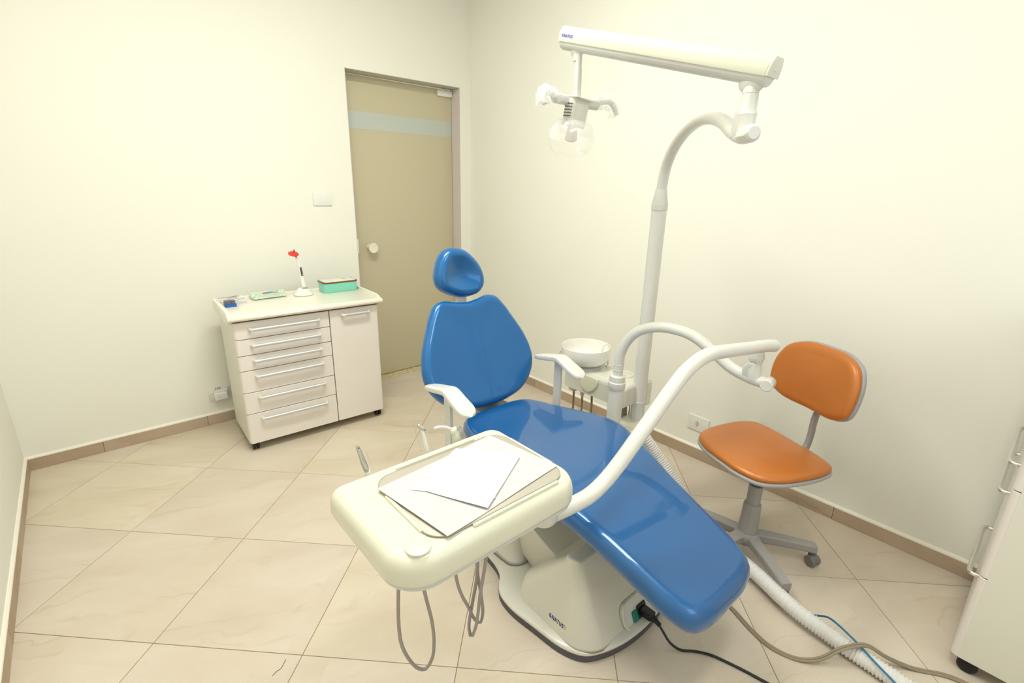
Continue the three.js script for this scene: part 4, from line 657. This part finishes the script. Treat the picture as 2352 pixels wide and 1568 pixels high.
// ───────── hoses and cords on the floor ─────────
{
  const hp = [[-0.655, 0.40, 2.165], [-0.638, 0.36, 2.195], [-0.61, 0.28, 2.25], [-0.60, 0.2, 2.33], [-0.61, 0.125, 2.45], [-0.638, 0.076, 2.58], [-0.668, 0.056, 2.675], [-0.695, 0.05, 2.77], [-0.742, 0.05, 2.881], [-0.76, 0.045, 2.96], [-0.763, 0.037, 3.03], [-0.769, 0.031, 3.097], [-0.772, 0.0295, 3.157], [-0.779, 0.0295, 3.238], [-0.80, 0.0295, 3.42], [-0.86, 0.0295, 3.6], [-0.93, 0.0295, 3.95], [-0.94, 0.0295, 4.29]];
  const c = curveOf(hp), L = c.getLength(), pitch = 0.0105;
  single('corrugated_hose', sweep(c, Math.round(L / pitch * 6), 20, (t, l) => 0.0258 + 0.0026 * Math.sin(l * 2 * Math.PI / pitch)), phy('#e6e4e2', 0.45), 'thick white corrugated hose snaking over the floor past the stool', 'hose');
  single('blue_tube', tube([[-0.655, 0.006, 2.74], [-0.70, 0.006, 2.83], [-0.716, 0.006, 2.91], [-0.70, 0.012, 2.955], [-0.694, 0.028, 2.987], [-0.706, 0.05, 3.01], [-0.73, 0.0665, 3.04], [-0.764, 0.0655, 3.113], [-0.795, 0.0615, 3.168], [-0.816, 0.048, 3.23], [-0.85, 0.02, 3.33], [-0.9, 0.004, 3.45], [-1.0, 0.004, 3.7], [-1.05, 0.004, 4.0], [-1.04, 0.004, 4.29]].map((p) => [p[0], p[1], p[2]]), 0.0032, 120, 10), std('#1d6f9e', 0.35), 'thin blue tube lying over the white corrugated hose', 'tube');
  const bp = [[-0.86, 0.0045, 2.69], [-0.876, 0.0045, 2.76], [-0.91, 0.0045, 2.838], [-0.931, 0.0045, 2.92], [-0.911, 0.0045, 2.994], [-0.868, 0.02, 3.046], [-0.825, 0.056, 3.08], [-0.79, 0.071, 3.108], [-0.75, 0.066, 3.136], [-0.71, 0.032, 3.185], [-0.66, 0.005, 3.25], [-0.6, 0.0045, 3.345], [-0.6, 0.0045, 3.5], [-0.66, 0.0045, 3.8], [-0.7, 0.0045, 4.29]];
  const wire = (o) => { const cc = curveOf(bp), pts = []; for (let i = 0; i <= 60; i++) { const p = cc.getPointAt(i / 60), t = cc.getTangentAt(i / 60), s = V(-t.z, 0, t.x).normalize(); pts.push([p.x + s.x * o, p.y, p.z + s.z * o]); } return tube(pts, 0.0042, 160, 10); };
  single('twin_cable', mg([wire(-0.004), wire(0.004)]), std('#958873', 0.5), 'beige twin cable curving across the tiles and over the corrugated hose', 'cable');
  const cord = thing('power_cord', 'black power cord with plug in the chair base, running over the tiles', 'cord', [-1.12, 0, 2.72]);
  part('cable', tube([[-1.187, 0.066, 2.63], [-1.189, 0.06, 2.65], [-1.19, 0.04, 2.676], [-1.187, 0.018, 2.7], [-1.175, 0.006, 2.73], [-1.14, 0.0048, 2.766], [-1.114, 0.0048, 2.805], [-1.098, 0.0048, 2.85], [-1.083, 0.0048, 2.905], [-1.068, 0.0048, 2.975], [-1.04, 0.0048, 3.08], [-1.05, 0.0048, 3.25], [-1.12, 0.0048, 3.6], [-1.2, 0.0048, 3.95], [-1.2, 0.0048, 4.29]], 0.0042, 120, 12), M.black, cord);
  const plug = part('plug', mg([rbox(-1.187, 0.067, 2.606, 0.034, 0.026, 0.046, 0.006), turned([-1.187, 0.066, 2.626], [-1.189, 0.057, 2.658], [[0, 0.012], [0.4, 0.011], [0.42, 0.0085], [1, 0.0075]], 16)]), M.black, cord, 'black moulded plug');
  single('thread', tube([[-2.214, 0.001, 1.965], [-2.2, 0.001, 1.958], [-2.188, 0.001, 1.957], [-2.165, 0.001, 1.935]], 0.0007, 20, 6), std('#4a4036', 0.8), 'fine dark thread lying on a floor tile at the bottom left', 'thread');
}

// ───────── wall plates ─────────
{
  const sp = thing('light_switch', 'white rectangular light switch plate on the wall beside the glass door', 'switch', [-1.1825, 1.34, 0]);
  part('plate', up(extr(rrect(0.119, 0.078, 0.006, 0, 0), 0.008, 0.003)).rotateX(Math.PI / 2).translate(-1.1825, 1.34, 0.0003), M.plate, sp);
  part('rocker', box(-1.1955, -1.1705, 1.319, 1.361, 0.007, 0.0105, 0.002), M.plate, sp);
  const so = thing('wall_socket', 'white single socket plate low on the right wall behind the orange stool', 'socket', [0, 0.21, 2.12]);
  const pg = extr(rrect(0.122, 0.088, 0.005), 0.008, 0.003); pg.rotateY(-Math.PI / 2); pg.translate(-0.0003, 0.2105, 2.12); const pl = part('plate', pg, M.plate, so);
  const hx = (s) => { const g = extr(s, 0.003, 0.0006); g.rotateY(-Math.PI / 2); g.translate(-0.007, 0.2105, 2.116); return g; };
  const ins = part('socket_insert', hx(new THREE.Shape([[-0.010, -0.008], [0, -0.019], [0.010, -0.008], [0.010, 0.008], [0, 0.019], [-0.010, 0.008]].map((p) => new THREE.Vector2(...p)))), phy('#cfc9b8', 0.4), pl);
  for (const y of [-0.0095, 0, 0.0095]) part('socket_hole', cyl([-0.0098, 0.2105 + y, 2.116 + (y === 0 ? 0.003 : 0)], [-0.0106, 0.2105 + y, 2.116 + (y === 0 ? 0.003 : 0)], 0.0024, 12, 0.0002), M.greyDark, ins);
  // socket behind the cabinet with adapter and twisted wires
  const s2 = thing('wall_socket', 'white socket plate with an adapter and twisted wires, behind the white cabinet', 'socket', [-1.93, 0.19, 0]);
  const p2 = part('plate', extr(rrect(0.122, 0.085, 0.005, -1.925, 0.19), 0.008, 0.003).translate(0, 0, 0.0003), M.plate, s2);
  const tg = new TextGeometry('220', { font, size: 0.014, depth: 0.0004, curveSegments: 2 }); tg.translate(-1.952, 0.219, 0.0084); part('voltage_print', tg, std('#4d5540', 0.6), p2, 'dark printed numerals');
  const ad = part('adapter', box(-1.962, -1.89, 0.158, 0.206, 0.007, 0.045, 0.008), M.plate, s2); part('adapter_hole', cyl([-1.935, 0.18, 0.0445], [-1.935, 0.18, 0.0455], 0.0025, 10, 0.0002), M.greyDark, ad);
  part('adapter_top', box(-1.955, -1.885, 0.204, 0.22, 0.007, 0.03, 0.004), M.plate, s2);
  const tw = (ph) => { const base = curveOf([[-1.955, 0.198, 0.03], [-1.975, 0.204, 0.03], [-1.988, 0.196, 0.028], [-1.986, 0.18, 0.028], [-1.975, 0.168, 0.03], [-1.958, 0.164, 0.03]]), pts = []; for (let i = 0; i <= 60; i++) { const p = base.getPointAt(i / 60), a = i / 60 * 30 + ph; pts.push([p.x + 0.0016 * Math.cos(a), p.y + 0.0016 * Math.cos(a), p.z + 0.0022 * Math.sin(a)]); } return tube(pts, 0.0016, 160, 8); };
  part('twisted_wire', tw(0), M.plate, s2); part('twisted_wire', tw(Math.PI), std('#c9c0a8', 0.5), s2);
  part('red_terminal', cyl([-1.964, 0.165, 0.03], [-1.957, 0.164, 0.03], 0.0022, 10), std('#a33a32', 0.5), s2);
}

// ───────── things on the worktop ─────────
const CT = 0.7875;
{
  // curing light on its charging base
  const bx = -1.437, bz = 0.232;
  const cl = thing('curing_light', 'white pen shaped curing light with a red shield on a domed charger', 'curing light', [bx, CT, bz]);
  const dome = new THREE.LatheGeometry([[0.0001, 0], [0.05, 0], [0.0525, 0.003], [0.052, 0.008], [0.047, 0.02], [0.038, 0.0205], [0.026, 0.039], [0.012, 0.043], [0.0001, 0.044]].map((p) => new THREE.Vector2(...p)), 48); dome.scale(1.1, 1.05, 1.0); dome.translate(bx, CT, bz); part('charger_base', dome, M.plate, cl);
  const sk = new THREE.TorusGeometry(0.0165, 0.004, 12, 32); sk.rotateX(Math.PI / 2 - 0.35); sk.translate(bx + 0.006, CT + 0.0405, bz + 0.008); part('charger_socket', sk, M.greyPlastic, cl);
  const body = part('pen_body', sweep(curveOf([[bx + 0.007, CT + 0.03, bz + 0.006], [bx + 0.004, CT + 0.07, bz + 0.001], [bx + 0.001, CT + 0.12, bz - 0.003], [bx - 0.003, CT + 0.165, bz - 0.006], [bx - 0.009, CT + 0.2, bz - 0.008], [bx - 0.016, CT + 0.228, bz - 0.01]]), 60, 22, (t) => 0.0145 - 0.0075 * t), M.plate, cl);
  part('control_strip', sweep(curveOf([[bx + 0.002, CT + 0.118, bz + 0.0062], [bx + 0.0005, CT + 0.14, bz + 0.004], [bx - 0.002, CT + 0.168, bz + 0.001]]), 20, 14, (t) => 0.0065 - 0.001 * t, true), std('#4c4a48', 0.35), body, 'dark grey control strip');
  part('control_button', cyl([bx + 0.002, CT + 0.125, bz + 0.0118], [bx + 0.002, CT + 0.1253, bz + 0.0133], 0.003, 14, 0.0004), M.alu, body);
  part('light_guide', sweep(curveOf([[bx - 0.0155, CT + 0.226, bz - 0.01], [bx - 0.019, CT + 0.243, bz - 0.011], [bx - 0.021, CT + 0.262, bz - 0.012], [bx - 0.028, CT + 0.274, bz - 0.012]]), 24, 12, (t) => 0.0048 - 0.001 * t), std('#6c6a72', 0.3), cl, 'dark glass light guide');
  const sg = new THREE.SphereGeometry(0.029, 36, 16); sg.scale(1.05, 0.09, 0.85); sg.rotateZ(-0.06); sg.rotateX(0.62); sg.translate(bx - 0.032, CT + 0.25, bz - 0.004); part('red_shield', sg, phy('#dc2a1e', 0.25, { clearcoat: 0.6 }), cl, 'red oval eye shield');
  // turquoise tin with brown rimmed lid
  const tb = thing('tin_box', 'turquoise tin box with a brown rimmed pale lid beside the curing light', 'tin', [-1.215, CT, 0.215]);
  const rot = (g) => { g.rotateY(-0.012); g.translate(-1.213, CT, 0.212); return g; };
  part('box_body', rot(up(extr(rrect(0.214, 0.122, 0.02), 0.06, 0.002, null, 8))), phy('#7fd3bd', 0.35, { clearcoat: 0.4 }), tb, 'turquoise sides');
  const lid = part('lid_rim', rot(up(extr(rrect(0.22, 0.128, 0.022), 0.009, 0.0025, null, 8)).translate(0, 0.0565, 0)), phy('#7a4526', 0.4, { clearcoat: 0.3 }), tb, 'brown lid rim');
  const cnv = document.createElement('canvas'); cnv.width = 256; cnv.height = 160; const c2 = cnv.getContext('2d'); c2.fillStyle = '#dfe6dd'; c2.fillRect(0, 0, 256, 160); c2.fillStyle = '#f2eec4'; c2.beginPath(); c2.ellipse(140, 78, 44, 38, 0.2, 0, 7); c2.fill(); c2.beginPath(); c2.ellipse(104, 86, 26, 22, 0, 0, 7); c2.fill(); c2.fillStyle = '#d8cf7c'; c2.beginPath(); c2.ellipse(70, 82, 22, 10, 0.2, 0, 7); c2.fill(); c2.fillStyle = '#8d7a4a'; c2.beginPath(); c2.ellipse(86, 84, 7, 8, 0, 0, 7); c2.fill(); c2.fillStyle = '#565a75'; c2.beginPath(); c2.ellipse(188, 46, 24, 14, 0, 0, 7); c2.fill(); c2.fillStyle = '#c4dccb'; c2.beginPath(); c2.ellipse(150, 126, 30, 8, 0, 0, 7); c2.fill();
  const ct = new THREE.CanvasTexture(cnv); ct.colorSpace = THREE.SRGBColorSpace;
  const lt = up(extr(rrect(0.2, 0.114, 0.018), 0.003, 0.001, null, 8)); { const p = lt.attributes.position, u = new Float32Array(p.count * 2); for (let i = 0; i < p.count; i++) { u[2 * i] = p.getX(i) / 0.2 + 0.5; u[2 * i + 1] = 0.5 - p.getZ(i) / 0.114; } lt.setAttribute('uv', new THREE.BufferAttribute(u, 2)); }
  lt.translate(0, 0.064, 0); part('lid_top', rot(lt), phy('#ffffff', 0.35, { map: ct, clearcoat: 0.4 }), lid, 'pale printed lid');
  // blue bur block
  const bb = thing('bur_block', 'small blue bur block with a row of steel burs at the left of the worktop', 'bur block', [-1.853, CT, 0.302]);
  const rb = (g) => { g.rotateY(-0.02); g.translate(-1.853, CT, 0.302); return g; };
  const stp = extr([[-0.0225, 0], [0.0225, 0], [0.0225, 0.013], [0.006, 0.0165], [-0.0225, 0.0165]], 0.055, 0.002); stp.rotateY(Math.PI / 2); stp.scale(1, 1, 1); stp.translate(-0.0275, 0, 0); stp.rotateY(Math.PI); part('block_base', rb(stp.rotateY(Math.PI).rotateY(0)), phy('#1a63b0', 0.35), bb);
  part('block_lid', rb(rbox(-0.001, 0.0235, -0.006, 0.052, 0.017, 0.033, 0.003)), phy('#47525f', 0.3), bb, 'smoky grey lid');
  for (let i = 0; i < 8; i++) part('bur', rb(cyl([-0.021 + i * 0.006, 0.0145, 0.012], [-0.021 + i * 0.006, 0.0265, 0.0115], 0.0014, 8, 0.0003)), M.steel, bb);
  // crumpled clear pouches with instruments
  const pouch = (label, cx, y, cz, w, d, ry, rods, group) => {
    const t = thing('instrument_pouch', label, 'pouch', [cx, y, cz], group);
    const X = (g) => { g.rotateY(ry); g.translate(cx, y, cz); return g; };
    const g = new THREE.BoxGeometry(w, 0.03, d, 26, 2, 14), p = g.attributes.position; for (let i = 0; i < p.count; i++) { const x = p.getX(i), z = p.getZ(i), e = Math.min(1, Math.min((w / 2 - Math.abs(x)) / 0.02, (d / 2 - Math.abs(z)) / 0.02)); const yy = p.getY(i) * (0.25 + 0.75 * Math.sqrt(Math.max(0, e))) + 0.0152 + (p.getY(i) > 0 ? 0.0025 * noise3(x * 45, z * 45, cx * 9) : 0); p.setY(i, Math.max(0.0004, yy)); } g.computeVertexNormals();
    part('film', X(g), M.filmSoft, t, 'clear plastic film');
    rods.forEach(([x0, z0, x1, z1, r, col]) => part('instrument', X(sweep(curveOf([[x0, 0.02 - z0 * 0.5, z0], [(x0 * 2 + x1) / 3, 0.0202 - z0 * 0.5, (z0 * 2 + z1) / 3], [x1, 0.02 - z1 * 0.5, z1]]), 20, 10, (tt) => r * (0.6 + 0.5 * Math.abs(Math.sin(tt * 6))))), col, t));
  };
  const brass = std('#b09a4a', 0.4, { metalness: 0.4 }), rod = std('#857a6c', 0.4), rod2 = std('#4f5a58', 0.4), red = std('#8d3d2f', 0.5);
  pouch('clear pouch of slim instruments lying along the worktop back at the left', -1.822, CT + 0.0005, 0.198, 0.15, 0.056, 0.02, [[-0.066, -0.012, 0.04, -0.016, 0.0026, rod2], [-0.02, -0.008, 0.03, -0.01, 0.0035, red], [-0.06, 0.006, 0.06, 0.0, 0.0022, rod], [-0.05, 0.018, 0.062, 0.012, 0.002, M.steel]]);
  pouch('clear pouch with brass tipped instruments behind the blue bur block', -1.822, CT + 0.0005, 0.252, 0.125, 0.044, 0.04, [[-0.058, 0.006, -0.03, 0.006, 0.0042, brass], [-0.03, 0.006, 0.058, -0.008, 0.0022, rod], [-0.05, -0.01, 0.03, -0.012, 0.002, rod]]);
  // green film sterilisation pouch with coloured tubes
  const gp = thing('sterilisation_pouch', 'pale green film pouch holding pink, teal and navy tubes on the worktop', 'pouch', [-1.625, CT, 0.19]);
  const X = (g) => { g.rotateY(0.06); g.translate(-1.625, CT, 0.19); return g; };
  const gg = new THREE.BoxGeometry(0.19, 0.026, 0.085, 34, 4, 20), p = gg.attributes.position; for (let i = 0; i < p.count; i++) { const x = p.getX(i), z = p.getZ(i), ex = (0.095 - Math.abs(x)) / 0.035, ez = (0.0425 - Math.abs(z)) / 0.018, e = Math.max(0, Math.min(1, ex, ez)); let y = 0.013 + p.getY(i) * (0.08 + 0.92 * Math.sqrt(e)); y = 0.0005 + y * (0.35 + 0.65 * Math.sqrt(e)) + 0.03 * (1 - e) * (z < 0 ? 0.9 : 0.1); y += (p.getY(i) > 0 ? 1 : 0) * 0.003 * noise3(x * 40, z * 40, 4); p.setXYZ(i, x + 0.002 * noise3(z * 60, 3, 5), Math.max(0.0005, y), z + 0.002 * noise3(x * 60, 1, 2)); } gg.computeVertexNormals();
  part('film', X(gg), phy('#e2f1e2', 0.3, { transmission: 0.4, thickness: 0, side: THREE.DoubleSide }), gp, 'pale green film');
  const tub = (x0, x1, z, col, nm) => part('tube', X(cyl([x0, 0.0275, z], [x1, 0.0275, z - 0.004], 0.0062, 16, 0.002)), std(col, 0.4), gp, nm);
  tub(-0.032, -0.006, 0.006, '#c2566e', 'pink tube'); tub(-0.004, 0.022, 0.002, '#4f93a3', 'teal tube'); tub(0.024, 0.058, 0.0, '#474a63', 'navy tube');
  part('paper_strip', X(rbox(0.042, 0.03, 0.008, 0.04, 0.004, 0.008, 0.0015)), M.paper, gp, 'white strip');
}

shade(scene);
renderer.render(scene, camera);
